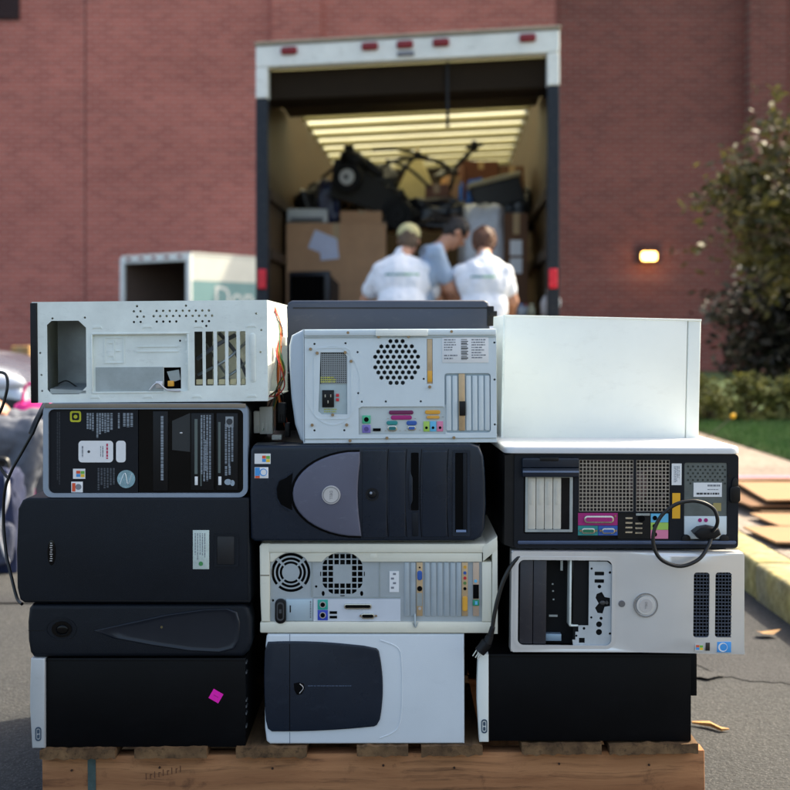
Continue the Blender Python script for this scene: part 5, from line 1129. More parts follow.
# back row of tall cartons, partly visible between things
for lab, a, b_, t_, Y, m_ in (('dark carton deep in the truck behind the wheeled machine', 318, 368, 186, 13.6, card2), ('brown carton deep in the truck behind the folded pale sheet', 372, 424, 190, 13.7, card), ('brown carton deep in the truck below the small reddish box', 428, 470, 178, 13.6, card2), ('dark carton deep in the truck behind the wrapped load', 474, 516, 172, 13.7, card2)):
    carton(lab, a, b_, t_, FL + .002, Y, .9, m_)
# wrapped load: sagging clear film over stacked goods
wl = empty('wrapped_load', 'goods wrapped in whitish stretch film behind the workers', 'wrapped goods', (W(486, 0, 12.0).x, 12.0, FL + .002))
def lump(mb, cx, cy, cz, rx, ry, rz_, amp, seed, sub=4, fl=0):
    r_ = bmesh.ops.create_icosphere(mb.bm, subdivisions=sub, radius=1)
    for v in r_['verts']:
        d = v.co.copy(); k = 1 + amp * noise.noise(d * 1.7 + Vector((seed, 0, 0))) + amp * .5 * noise.noise(d * 4.6 + Vector((seed, 3, 0))) + amp * .25 * abs(noise.noise(d * 11 + Vector((seed, 7, 0))))
        e = Vector((abs(d.x) ** .6 * (1 if d.x > 0 else -1), abs(d.y) ** .6 * (1 if d.y > 0 else -1), abs(d.z) ** .6 * (1 if d.z > 0 else -1)))
        v.co = Vector((cx + e.x * rx * k, cy + e.y * ry * k, max(fl, cz + e.z * rz_ * k)))
mb = MB(); lump(mb, 0, .3, .52, .23, .3, .58, .14, 2); mb.obj('film_wrap', M('stretch_film', C(205, 210, 218), .22, 0, .2, 7, .8, 25, scuff=.3), wl, 40)
mb = MB(); mb.box(-.2, .2, .1, .5, .02, .5, .02); mb.obj('wrapped_carton', card, wl)
def bag(name, label, px, py_t, px_w, Y, z0, mat, seed, cat='bag', grp='bags among the truck load'):
    z1 = H + (HY - py_t) * Y / F; w_ = px_w * Y / F / 2; h_ = (z1 - z0) / 2
    o = MB(); lump(o, 0, 0, h_, w_, min(w_, .25), h_, .3, seed, 4); ob = o.obj(name, mat, None, 40); ob.location = (W(px, 0, Y).x, Y, z0); tag(ob, label, cat, grp); return ob
bagb = M('black_bin_film', C(20, 22, 28), .28, 0, .3, 8, .9, 25)
bag('plastic_bag', 'bright blue plastic bag on the heap inside the truck', 473, 177, 26, 13.0, 2.15, M('blue_bag_film', C(30, 110, 210), .3, 0, .15, 8, .8, 25), 4)
bag('plastic_bag', 'navy plastic bag beside the wheeled machine, upper left of the load', 329, 180, 22, 12.3, 1.97, M('navy_bag_film', C(24, 34, 70), .35, 0, .2, 8, .8, 25), 9)
bag('plastic_bag', 'wide grey-black plastic bag above the workers heads', 436, 200, 66, 12.6, 1.97, bagb, 14)
bag('plastic_bag', 'glossy grey plastic bag slumped right of the blue bag', 500, 184, 40, 12.8, 2.02, M('smoke_film', C(70, 76, 86), .25, 0, .3, 8, .9, 25), 21)
bag('plastic_bag', 'black plastic bag under the wheeled machine', 378, 190, 60, 12.9, 1.97, bagb, 31)
bag('plastic_bag', 'black plastic bag high at the back of the load, left of the folded board', 366, 164, 60, 13.2, 2.2, bagb, 41)
bag('plastic_bag', 'black plastic bag high at the back of the load, right of the folded board', 462, 170, 50, 13.4, 2.2, bagb, 51)
bag('plastic_bag', 'dark lumpy bag filling the far right back corner of the load', 508, 186, 46, 13.4, 2.0, bagb, 61)
bag('plastic_bag', 'black plastic bag squeezed behind the navy bag at far left', 312, 186, 30, 13.0, 1.8, bagb, 71)
carton('tan carton wedged high in the load, right of the folded board', 447, 176, 466, 2.15, 13.0, .3, card, rz=14)
carton('brown carton perched upper right of the load against the wall', 500, 166, 524, 2.3, 13.2, .3, card2, rz=-6)
carton('white polystyrene block beside the navy bag on the load', 366, 196, 388, 1.97, 12.4, .25, M('polystyrene', C(190, 192, 188), .8), rz=20)
# wheeled machine (upturned mower-like frame)
mc = empty('push_mower', 'upturned black push mower with one white-hubbed wheel on top of the load', 'mower', (W(370, 0, 12.2).x, 12.2, 2.0))
b0 = mc.location
def TP(px, py, Y): return W(px, py, Y) - b0
blkm = M('mower_black', C(20, 20, 20), .55, .2, .2, 10)
mb = MB(); mb.ring([[TP(334, 160, 12.1), TP(352, 154, 12.1), TP(372, 176, 12.2), TP(400, 196, 12.2), TP(422, 214, 12.3), TP(404, 222, 12.3), TP(370, 208, 12.2), TP(330, 196, 12.1)], [p + Vector((.02, .5, .02)) for p in [TP(334, 160, 12.1), TP(352, 154, 12.1), TP(372, 176, 12.2), TP(400, 196, 12.2), TP(422, 214, 12.3), TP(404, 222, 12.3), TP(370, 208, 12.2), TP(330, 196, 12.1)]]]); mb.obj('deck', blkm, mc, 30)
mb = MB(); p = TP(354, 160, 12.1); mb.ell(p, (.14, .13, .085), Matrix.Rotation(R(25), 4, 'Y')); mb.cyl(p + Vector((-.03, 0, .02)), p + Vector((-.05, 0, .13)), .055, .045); mb.cap(p + Vector((.1, .02, -.02)), p + Vector((.24, .04, -.12)), .05, .04); mb.obj('engine', blkm, mc)
for px, py, hub in ((347, 177, 1), (398, 214, 0)):
    p = TP(px, py, 11.95 if hub else 12.1)
    mb = MB(); mb.cyl(p, p + Vector((.03, .07, 0)), .135, n=28); wh = mb.obj('wheel', M('mower_tyre', C(16, 16, 16), .8), mc, 40)
    mb = MB(); mb.cyl(p + Vector((-.006, -.016, 0)), p + Vector((.01, .02, 0)), .072, .08, n=24); hb_ = mb.obj('wheel_hub', M('hub_white', C(205, 205, 200), .5) if hub else blkm, wh, 40)
    mb = MB(); mb.cyl(p + Vector((-.012, -.03, 0)), p + Vector((.0, -.01, 0)), .018, n=12); mb.obj('axle_cap', blkm, wh)
for pts in (((372, 178), (384, 166), (398, 160), (420, 158), (442, 163), (450, 172)), ((420, 152), (408, 164), (398, 176), (392, 186)), ((372, 150), (392, 149), (410, 152), (432, 160), (450, 168)), ((360, 168), (378, 184), (400, 192)), ((322, 178), (332, 170), (345, 160)), ((430, 188), (418, 176), (404, 166), (386, 160)), ((334, 196), (360, 204), (392, 216))):
    mb = MB(); mb.tube([TP(a, b_, 12.25) for a, b_ in pts], .016, 8); mb.obj('handle_tube', blkm, mc, 50)
bm_ = empty('light_stand', 'black folded stand poking up toward the truck roof with a small clamp head', 'stand', tuple(W(452, 186, 12.6))); b0 = bm_.location
mb = MB(); mb.cyl(TP(450, 190, 12.6), TP(456, 166, 12.6), .018); mb.cyl(TP(455, 168, 12.6), TP(475, 147, 12.6), .022); mb.obj('pole', blkm, bm_)
mb = MB(); mb.cyl(TP(466, 147, 12.6), TP(483, 144.6, 12.6), .022); mb.cyl(TP(474, 141, 12.6), TP(475, 151, 12.6), .03); mb.obj('clamp_head', blkm, bm_)
# folded pale sheet
fs = empty('folded_board', 'pale yellowish board folded to a peak like a tent on top of the load', 'board', tuple(W(418, 207, 13.0))); b0 = fs.location
A_, B_, C_ = TP(417, 147, 13.0), TP(390, 206, 12.9), TP(441, 206, 12.9); D_ = TP(424, 200, 13.5)
mb = MB(); mb.ring([[A_, B_, C_], [A_ + Vector((.03, .25, -.01)), B_ + Vector((.05, .4, 0)), C_ + Vector((0, .4, 0))]]); mb.obj('board_panel', M('pale_yellow_board', C(196, 182, 128), .6, 0, .1, 6), fs)
mb = MB(); mb.box(*(lambda p: (p.x - .01, p.x + .01, p.y - .004, p.y, p.z - .5, p.z))(TP(417, 150, 12.99))); mb.obj('fold_crease', tapem, fs)
carton('small reddish-brown carton tilted on the heap, left of the blue bag', 463, 161, 499, 2.28, 12.9, .3, M('reddish_card', C(104, 62, 44), .8), rz=8)
carton('small pinkish-brown carton on the heap in front of the folded board', 425, 184, 448, 1.97, 12.5, .25, M('pinkish_card', C(130, 92, 76), .8), rz=-10)
cp = empty('copier_lid', 'dark flat-panel television with pale slanted top, upper right of the load', 'television', tuple(W(502, 208, 12.6)), (0, R(-14), 0)); b0 = cp.location
mb = MB(); mb.box(-.24, .24, 0, .3, 0.02, .26, .01); mb.obj('casing', M('tv_black', C(18, 18, 20), .4), cp)
mb = MB(); mb.box(-.26, .26, -.02, .32, .262, .31, .01); mb.obj('top_cover', M('tv_pale', C(170, 165, 140), .5), cp)
cp.name = 'television'
# bottles on the deck edge
jg = empty('water_jug', 'frosted white plastic jug on the truck deck edge at the right post', 'jug', (W(549, 0, 10.72).x, 10.74, FL + .002))
lp = []
for z, rr_ in ((0, .055), (.01, .066), (.11, .068), (.155, .05), (.18, .024), (.2, .022)): lp.append([(rr_ * math.cos(2 * math.pi * k / 20), rr_ * math.sin(2 * math.pi * k / 20), z) for k in range(20)])
mb = MB(); mb.ring(lp); mb.obj('jug_body', M('milky_plastic', C(205, 212, 222), .3, 0, .05, 8, trans=.3), jg, 50)
mb = MB(); mb.cyl((0, 0, .2), (0, 0, .222), .025, n=16); mb.obj('cap', whitep, jg, 40)
mb = MB(); mb.tube([(.05, 0, .15), (.085, 0, .15), (.09, 0, .09), (.064, 0, .06)], .009, 8); mb.obj('handle', MATS['milky_plastic'], jg, 50)
for k, (px, col, lab) in enumerate(((521, C(60, 120, 190), 'small blue-capped drink bottle on the deck edge beside the workers'), (532, C(190, 195, 170), 'small pale drink bottle on the deck edge between the blue one and the jug'), (527, C(160, 60, 70), 'small red-capped drink bottle lying low on the deck edge'))):
    bt = empty('drink_bottle', lab, 'bottle', (W(px, 0, 10.75).x, 10.75 + .05 * k, FL + .002), group='drink bottles on the deck edge')
    sc_ = .55; lp = []
    for z, rr_ in ((0, .03), (.01, .035), (.12, .035), (.15, .015), (.17, .014)): lp.append([(rr_ * math.cos(2 * math.pi * q / 14), rr_ * math.sin(2 * math.pi * q / 14), z * sc_) for q in range(14)])
    mb = MB(); mb.ring(lp); mb.obj('bottle_body', M('clear_bottle_' + 'abc'[k], C(170, 185, 200) if k != 1 else col, .2, trans=.4), bt, 50)
    mb = MB(); mb.cyl((0, 0, .17 * sc_), (0, 0, .19 * sc_), .017, n=12); mb.obj('cap', M('bottle_cap_' + 'abc'[k], col, .4), bt)

# ================================================================== small box truck further left
st = empty('small_box_truck', 'smaller open box truck with cream and teal lettered side, left of the large truck', 'truck', (-3.75, 24.0, 0))
st.rotation_euler = (0, 0, math.atan2(.8, .6))      # local +x runs along the side away from the rear
def sbox(n_, m_, *a, **k):
    mb = MB(); mb.box(*a, **k); return mb.obj(n_, m_, st, 35)
# local: x = along the side (to the back of view), y = across (to the left)
LS, WS, HS, F0 = 4.2, 1.9, 2.46, .75
cream = M('cream_paint', C(222, 222, 212), .45, 0, .05, 3); teal = M('teal_side', C(120, 158, 160), .45, 0, .06, 3)
sbox('side_wall', cream, .0, LS, .0, .03, 1.98, HS); sbox('side_wall', teal, .0, LS, .001, .03, F0, 1.977)
sbox('side_wall', cream, 0, LS, WS - .03, WS, F0, HS); sbox('front_wall', cream, LS, LS + .03, 0, WS, F0, HS)
sbox('roof', cream, -.02, LS + .03, -.01, WS + .01, HS + .002, HS + .04)
sbox('cargo_floor', darkf, 0, LS, .031, WS - .031, F0 - .1, F0)
for y0 in (.0, WS - .09): sbox('rear_post', whitf, -.06, -.002, y0 - .01, y0 + .1, F0 - .1, HS, bev=.01)
sbox('rear_header', whitf, -.06, -.002, .095, WS - .095, HS - .12, HS, bev=.01)
for k in range(5): sbox('marker_light', M('marker_red', C(170, 20, 35), .25), -.08, -.062, .2 + k * .35, .3 + k * .35, HS - .06, HS - .01)
for y0, m_, h_ in ((.15, M('red_crate', C(130, 30, 35), .5), .9), (.7, galv2, 1.25), (1.2, M('brown_shelf', C(90, 70, 55), .6), 1.05)): sbox('cargo_shelf', m_, 1.4, 1.9, y0, y0 + .4, F0 + .001, F0 + h_)
sbox('cab', cream, LS + .1, LS + 1.5, .1, WS - .1, .5, 1.95, bev=.12)
for xx in (1.0, LS + .8):
    for yy in (.0, WS - .22):
        mb = MB(); mb.cyl((xx, yy + .02, .36), (xx, yy + .22, .36), .36, n=28); wh = mb.obj('wheel', MATS['tyre_rubber'], st, 40)
        mb = MB(); mb.cyl((xx, yy + .0, .36), (xx, yy + .24, .36), .18, n=20); mb.obj('rim', galv, wh, 40)
shade_panel_m = M('small_truck_painted_shade', C(112, 94, 84), .8)  # dark brown panels added to paint in the shade of the interior
for a_ in ((.02, LS - .02, .032, .05, F0 + .002, HS - .01), (.02, LS - .02, WS - .05, WS - .032, F0 + .002, HS - .01), (LS - .04, LS - .01, .052, WS - .052, F0 + .002, HS - .01), (.02, LS - .05, .052, WS - .052, HS - .03, HS - .002)): sbox('shade_panel', shade_panel_m, *a_)
t = text('side_lettering', 'Donor', .62, M('lettering_white', C(225, 228, 225), .5), st, (.56, -.004, 1.66), rot=(R(90), 0, 0), align='LEFT', ext=.002)

# ================================================================== silver car (mostly beyond the left edge)
cr = empty('silver_car', 'silver car whose nose shows at the left edge behind the seated person', 'car', (-4.75, 9.0, 0))
prof = [(-2.2, .45), (-2.22, .8), (-2.1, .98), (-1.5, 1.05), (-.9, 1.38), (.2, 1.42), (.75, 1.1), (1.0, .9), (1.7, .80), (2.05, .70), (2.2, .55), (2.22, .36), (2.15, .24), (-2.1, .24)]
silv = M('car_silver_paint', C(176, 184, 196), .25, .5, .03, 3, coat=.6)
mb = MB(); mb.prism(prof[::-1], 0, 1.7, .09, 4); bdy = mb.obj('body', silv, cr, 40)
mb = MB(); mb.prism([(-1.35, 1.04), (-.85, 1.32), (.18, 1.36), (.66, 1.07)], -.006, .02, .004); mb.obj('window', blackgl, cr)
mb = MB(); mb.prism([(1.1, .26), (2.226, .26), (2.226, .5), (1.9, .54), (1.1, .34)], -.012, .3, .006); mb.obj('bumper', M('car_dark_plastic', C(30, 32, 38), .5), cr)
mb = MB(); mb.ell((2.02, .06, .62), (.16, .08, .07)); mb.obj('headlight', M('headlight_glass', C(200, 205, 215), .1, .2), cr, 60)
for xx in (-1.4, 1.45):
    for yy in (-.02, 1.5):
        mb = MB(); mb.cyl((xx, yy, .32), (xx, yy + .2, .32), .32, n=30); wh = mb.obj('wheel', MATS['tyre_rubber'], cr, 40)
        mb = MB(); mb.cyl((xx, yy - .01, .32), (xx, yy + .21, .32), .2, n=24); mb.obj('rim', silverdisc, wh, 40)
carton('tan carton standing on the asphalt far left, behind the silver car', 11, 346, 29, 0.001, 13.0, .3, M('tan_card', C(186, 146, 96), .8), group=None)

# ================================================================== flattened cardboard on the pavement
rnd = random.Random(4)
def cards(label, x0, x1, y0, y1, n, z0, mat, pink=False):
    r = empty('cardboard_sheets', label, 'cardboard', ((x0 + x1) / 2, y0, z0), group='piles of flattened cardboard on the pavement')
    for k in range(n):
        dx, dy, rz = rnd.uniform(-.05, .05), rnd.uniform(-.04, .04), R(rnd.uniform(-5, 5)); w, d = (x1 - x0) / 2 * rnd.uniform(.9, 1.05), (y1 - y0) * rnd.uniform(.92, 1.04)
        mb = MB(); zt = .012; N_ = 12; lo = []
        zz = k * .024
        for j in range(N_ + 1):
            yy = d * j / N_; wav = [.010 * noise.noise(Vector((a * 2.5, yy * 2.2, k * 3 + x0 * 5))) for a in (-1, -.5, 0, .5, 1)]
            top_ = [(a * w, yy + .04 * noise.noise(Vector((a * 3, k, 9))), zz + zt + .012 + wv) for a, wv in zip((-1, -.5, 0, .5, 1), wav)]
            lo.append(top_ + [(p[0], p[1], p[2] - .008) for p in reversed(top_)])
        mb.ring(lo)
        for v in mb.bm.verts: x, y = v.co.x, v.co.y; v.co.x = x * math.cos(rz) - y * math.sin(rz) + dx; v.co.y = x * math.sin(rz) + y * math.cos(rz) + dy
        o = mb.obj('sheet', mat[k % len(mat)], r, 25)
        if k == n - 1 and pink:
            mb = MB(); mb.box(-w * .98, w * .98, d * .86, d * .97, zz + .042, zz + .046); mb.obj('pink_printed_band', M('pink_print', C(200, 118, 138), .6), o)
ca, cb2 = M('cardboard_sunny', C(152, 118, 84), .85, 0, .08, 4), M('cardboard_sunny_dark', C(118, 84, 56), .85, 0, .1, 4)
cards('thickest pile of flattened cardboard with a pink band along its far edge', 1.64, 2.9, 5.92, 6.86, 3, .129, [ca, cb2], True)
cards('single flattened cardboard sheet between the thick pile and the crumpled one', 1.58, 2.5, 5.45, 5.86, 1, .129, [ca, cb2])
cards('nearest crumpled cardboard sheets beside the yellow kerb', 1.50, 2.3, 5.02, 5.42, 1, .129, [ca, ca])

# splinter and scrap on asphalt
mb = MB(); p0, p1 = W(692, 724, 3.17), W(729, 733, 3.12); p0.z = .008; p1.z = .007; pm = (p0 + p1) / 2 + Vector((0, .003, .003))
mb.ring([[p + Vector((0, a * w_, b_ * w_ * .5)) for a, b_ in ((-1, -1), (1, -1), (1, 1), (-1, 1))] for p, w_ in ((p0, .004), (pm, .009), (p1 + Vector((-.02, 0, 0)), .007), (p1, .002))])
tag(mb.obj('wood_splinter', M('splinter_wood', C(190, 140, 84), .7, 0, .2, 40)), 'long pale wood splinter on the asphalt beside the pallet', 'splinter')
mb = MB(); px_, py_ = 1.17, 4.09; vs_ = [mb.bm.verts.new((px_ + a_, py_ + b_, .012 + z_)) for a_, b_, z_ in ((-.035, 0, .012), (-.015, .025, .002), (.02, .022, .004), (.045, .0, .016), (.015, -.02, .003), (-.015, -.022, .006))]; mb.bm.faces.new(vs_)
tag(mb.obj('dry_leaf', M('dry_leaf', C(170, 130, 85), .7)), 'small dry leaf lying on the asphalt near the yellow kerb', 'leaf')
mk = empty('marker_flag', 'small round yellow marker on a thin leaning wire in the grass', 'marker', (W(702, 0, 10.1).x, 10.1, .135))
mb = MB(); e_ = W(733, 416, 9.9) - mk.location; mb.cyl((0, 0, -.01), e_, .004, n=8); mb.obj('wire_stem', M('grey_wire', C(120, 122, 115), .4, .6), mk)
mb = MB(); mb.ell(e_, (.021, .015, .02)); mb.obj('yellow_disc', M('marker_yellow', C(240, 180, 30), .5), mk, 60)

# ================================================================== vegetation
def leaves(mb, pts, n, spread, size, rnd, flat=.6):
    for i in range(n):
        c_ = pts[rnd.randrange(len(pts))]
        v = Vector((rnd.gauss(0, 1), rnd.gauss(0, 1), rnd.gauss(0, .75))) * spread
        p = c_ + v; s = size * rnd.uniform(.6, 1.3)
        a = Vector((rnd.uniform(-1, 1), rnd.uniform(-1, 1), rnd.uniform(-.8, .5))).normalized(); b = a.cross(Vector((rnd.uniform(-1, 1), rnd.uniform(-1, 1), rnd.uniform(-1, 1)))).normalized()
        q = [p - a * s, p + b * s * .42, p + a * s, p - b * s * .42]
        mb.bm.faces.new([mb.bm.verts.new(x) for x in q])
def leafm(name, c1, c2, tr=.3):
    m = bpy.data.materials.new(name); m.use_nodes = True; nt = m.node_tree; N = nt.nodes; L = nt.links; b = N['Principled BSDF']
    g_ = N.new('ShaderNodeNewGeometry'); cr_ = N.new('ShaderNodeMix'); cr_.data_type = 'RGBA'; cr_.inputs['A'].default_value = c1; cr_.inputs['B'].default_value = c2
    L.new(g_.outputs['Random Per Island'], cr_.inputs['Factor']); L.new(cr_.outputs['Result'], b.inputs['Base Color']); b.inputs['Roughness'].default_value = .55
    t_ = N.new('ShaderNodeBsdfTranslucent'); L.new(cr_.outputs['Result'], t_.inputs['Color']); ms = N.new('ShaderNodeMixShader'); ms.inputs['Fac'].default_value = tr
    L.new(b.outputs['BSDF'], ms.inputs[1]); L.new(t_.outputs['BSDF'], ms.inputs[2]); L.new(ms.outputs['Shader'], N['Material Output'].inputs['Surface']); return m
bark = M('bark', C(92, 74, 60), .85, 0, .3, 20, .6, 60, stretch=(1, 1, .2))
LOL = leafm('olive_leaf', C(36, 42, 22), C(100, 92, 48)); LDK = leafm('dark_plum_leaf', C(16, 18, 14), C(34, 32, 28), .1); LHD = leafm('hedge_leaf', C(62, 72, 32), C(146, 142, 76)); BLS = leafm('pale_blossom', C(205, 170, 172), C(235, 220, 210), .3)
def tree(name, label, base, limbs, n, spread, size, leaf, seed, cat='tree', blossom=0):
    r = empty(name, label, cat, base); rnd = random.Random(seed); b0 = Vector(base); tips = []
    mb = MB(); mb.tube([(0, 0, 0), (.02, .01, .5), (-.03, .02, 1.0)], .07, 10, r_end=.05); mb.obj('trunk', bark, r, 50)
    mb = MB()
    for L_ in limbs:
        pts = [Vector(p) - b0 for p in L_]; mb.tube(pts, .035, 7, r_end=.008)
        for k in range(14):
            t = rnd.uniform(.35, 1) * (len(pts) - 1); i = min(int(t), len(pts) - 2); p = pts[i].lerp(pts[i + 1], t - i)
            d = Vector((rnd.gauss(0, .22), rnd.gauss(0, .22), rnd.gauss(.05, .2))); mb.tube([p, p + d * .5 + Vector((0, 0, .03)), p + d], .007, 5, r_end=.003); tips += [p + d, p + d * .6]
    mb.obj('limb', bark, r, 50)
    mb = MB(); leaves(mb, tips, n, spread, size, rnd); mb.obj('crown', leaf, r, recalc=False)
    if blossom:
        mb = MB(); top = [t for t in tips]; cl = [t + Vector((rnd.gauss(0, .08), rnd.gauss(0, .08), rnd.uniform(.05, .2))) for t in rnd.sample(top, min(len(top), blossom))]
        leaves(mb, cl, blossom * 16, .028, .018, rnd); mb.obj('blossom', BLS, r, recalc=False)
    return r
ty = 13.0
def V(px, py, Y): return tuple(W(px, py, Y))
tree('flowering_tree', 'olive-leaved tree with pale pink blossom tips at the right edge', (4.75, ty, .13),
     [[(4.72, ty, 1.1), V(800, 230, ty), V(770, 200, ty - .1), V(735, 190, ty - .2), V(704, 192, ty - .2)],
      [(4.72, ty, 1.1), V(810, 220, ty + .1), V(788, 190, ty + .1), V(778, 155, ty), V(775, 135, ty)],
      [(4.72, ty, 1.1), V(800, 250, ty - .2), V(765, 236, ty - .3), V(735, 225, ty - .3)],
      [(4.72, ty, 1.1), V(820, 200, ty - .2), V(802, 185, ty - .2), V(757, 172, ty - .2)],
      [(4.72, ty, 1.1), V(812, 230, ty + .3), V(790, 205, ty + .4), V(757, 205, ty + .4)],
      [(4.72, ty, 1.1), (5.2, ty, 1.7), (5.6, ty + .1, 2.4), (5.7, ty, 3.0)], [(4.72, ty, 1.1), (5.0, ty, 1.9), (5.0, ty + .2, 2.8), (4.9, ty + .2, 3.6)],
      [(4.72, ty, 1.1), V(805, 262, ty), V(780, 256, ty), V(758, 250, ty)]], 4200, .10, .058, LOL, 12, blossom=9)
tree('dark_leaved_tree', 'low dark purple-green tree beneath the flowering tree at the right edge', (5.35, 14.4, .13),
     [[(5.3, 14.4, .9), V(800, 330, 14.4), V(770, 318, 14.3), V(732, 322, 14.2)], [(5.3, 14.4, .9), V(800, 310, 14.4), V(780, 295, 14.4), V(752, 302, 14.3)],
      [(5.3, 14.4, .9), V(800, 345, 14.4), V(775, 345, 14.3), V(757, 352, 14.2)], [(5.3, 14.4, .9), V(815, 290, 14.4), V(795, 284, 14.4), V(775, 290, 14.4)],
      [(5.3, 14.4, .9), V(810, 365, 14.2), V(790, 368, 14.1)], [(5.3, 14.4, .9), (5.8, 14.4, 1.4), (6.2, 14.5, 1.6)]], 6000, .12, .065, LDK, 5)
rnd = random.Random(9)
for k in range(9):
    X = 2.95 + k * .42; r = empty('hedge_bush', ('clipped olive-green bush in the low hedge, ' + ['leftmost, beside the white case', 'second from the left', 'third from the left', 'fourth from the left', 'last one inside the frame on the right', 'first beyond the right edge', 'second beyond the right edge', 'third beyond the right edge', 'fourth beyond the right edge'][k]), 'bush', (X, 12.3 + .06 * (k % 2), .13), group='bushes of the low hedge')
    tips = []
    mb = MB()
    for q in range(26):
        a = rnd.uniform(0, 6.28); el = rnd.uniform(.1, 1.4); d = Vector((math.cos(a) * math.cos(el) * .27, math.sin(a) * math.cos(el) * .3, math.sin(el) * rnd.uniform(.36, .46)))
        mb.tube([(0, 0, 0), d * .5 + Vector((0, 0, .05)), d], .008, 5, r_end=.003); tips += [d, d * .8]
    mb.obj('stem', bark, r)
    mb = MB(); leaves(mb, tips, 1500, .045, .034, rnd); mb.obj('foliage', LHD, r, recalc=False)
# ================================================================== people
skin = M('skin', C(190, 138, 112), .5, 0, .06, 20); SK = skin
def remesh(mb, vox, smooth=6, fold=0, fscale=9, seed=0, thin=None):
    me = bpy.data.meshes.new('t'); mb.bm.to_mesh(me); mb.bm.free(); o = bpy.data.objects.new('t', me); COL.objects.link(o)
    m = o.modifiers.new('r', 'REMESH'); m.mode = 'VOXEL'; m.voxel_size = vox; m.use_smooth_shade = True
    s = o.modifiers.new('s', 'SMOOTH'); s.iterations = smooth; s.factor = .5
    dg = bpy.context.evaluated_depsgraph_get(); dg.update(); me2 = bpy.data.meshes.new_from_object(o.evaluated_get(dg)); bpy.data.objects.remove(o)
    if fold:
        for v in me2.vertices:
            p = v.co * 1; n = noise.noise(Vector((p.x * fscale, p.y * fscale, p.z * fscale * .55 + seed))) + .5 * noise.noise(p * fscale * 2.4 + Vector((seed, 0, 0)))
            v.co += v.normal * n * fold
    for p in me2.polygons: p.use_smooth = True
    return me2
def mk(name, me, mat, parent):
    me.materials.clear(); me.materials.append(mat); o = bpy.data.objects.new(name, me); COL.objects.link(o); o.parent = parent; me.name = name; return o
def vec(*a): return Vector(a)
def hand(mb, wrist, d, side, curl=.2, pal=None):
    """palm plus five fingers; d = hand direction, side = direction toward the thumb"""
    d = d.normalized(); side = (side - d * side.dot(d)).normalized(); nrm = d.cross(side)
    if nrm.z > 0: nrm = -nrm                      # fingers curl toward nrm
    c0 = wrist + d * .05
    rot = Matrix((side, d, nrm)).transposed().to_4x4()
    mb.ell(c0, (.042, .052, .016), rot)
    mb.cap(wrist - d * .01, wrist + d * .03, .027, .028)
    for k, (off, ln) in enumerate(((.03, .072), (.010, .08), (-.011, .075), (-.031, .058))):
        b = wrist + d * .088 + side * off; dd = (d + side * off * 2.5).normalized()
        m1 = b + (dd * math.cos(curl) + nrm * math.sin(curl)) * ln * .45; m2 = m1 + (dd * math.cos(curl * 2.2) + nrm * math.sin(curl * 2.2)) * ln * .32
        m3 = m2 + (dd * math.cos(curl * 3) + nrm * math.sin(curl * 3)) * ln * .24
        mb.cap(b - dd * .02, m1, .0092, .0085, 8); mb.cap(m1, m2, .0085, .008, 8); mb.cap(m2, m3, .008, .007, 8)
    t0 = wrist + d * .025 + side * .028; t1 = t0 + (side * .75 + d * .6).normalized() * .045; t2 = t1 + (side * .3 + d * .9).normalized() * .032
    mb.cap(t0, t1, .0125, .0105, 8); mb.cap(t1, t2, .0105, .0085, 8)
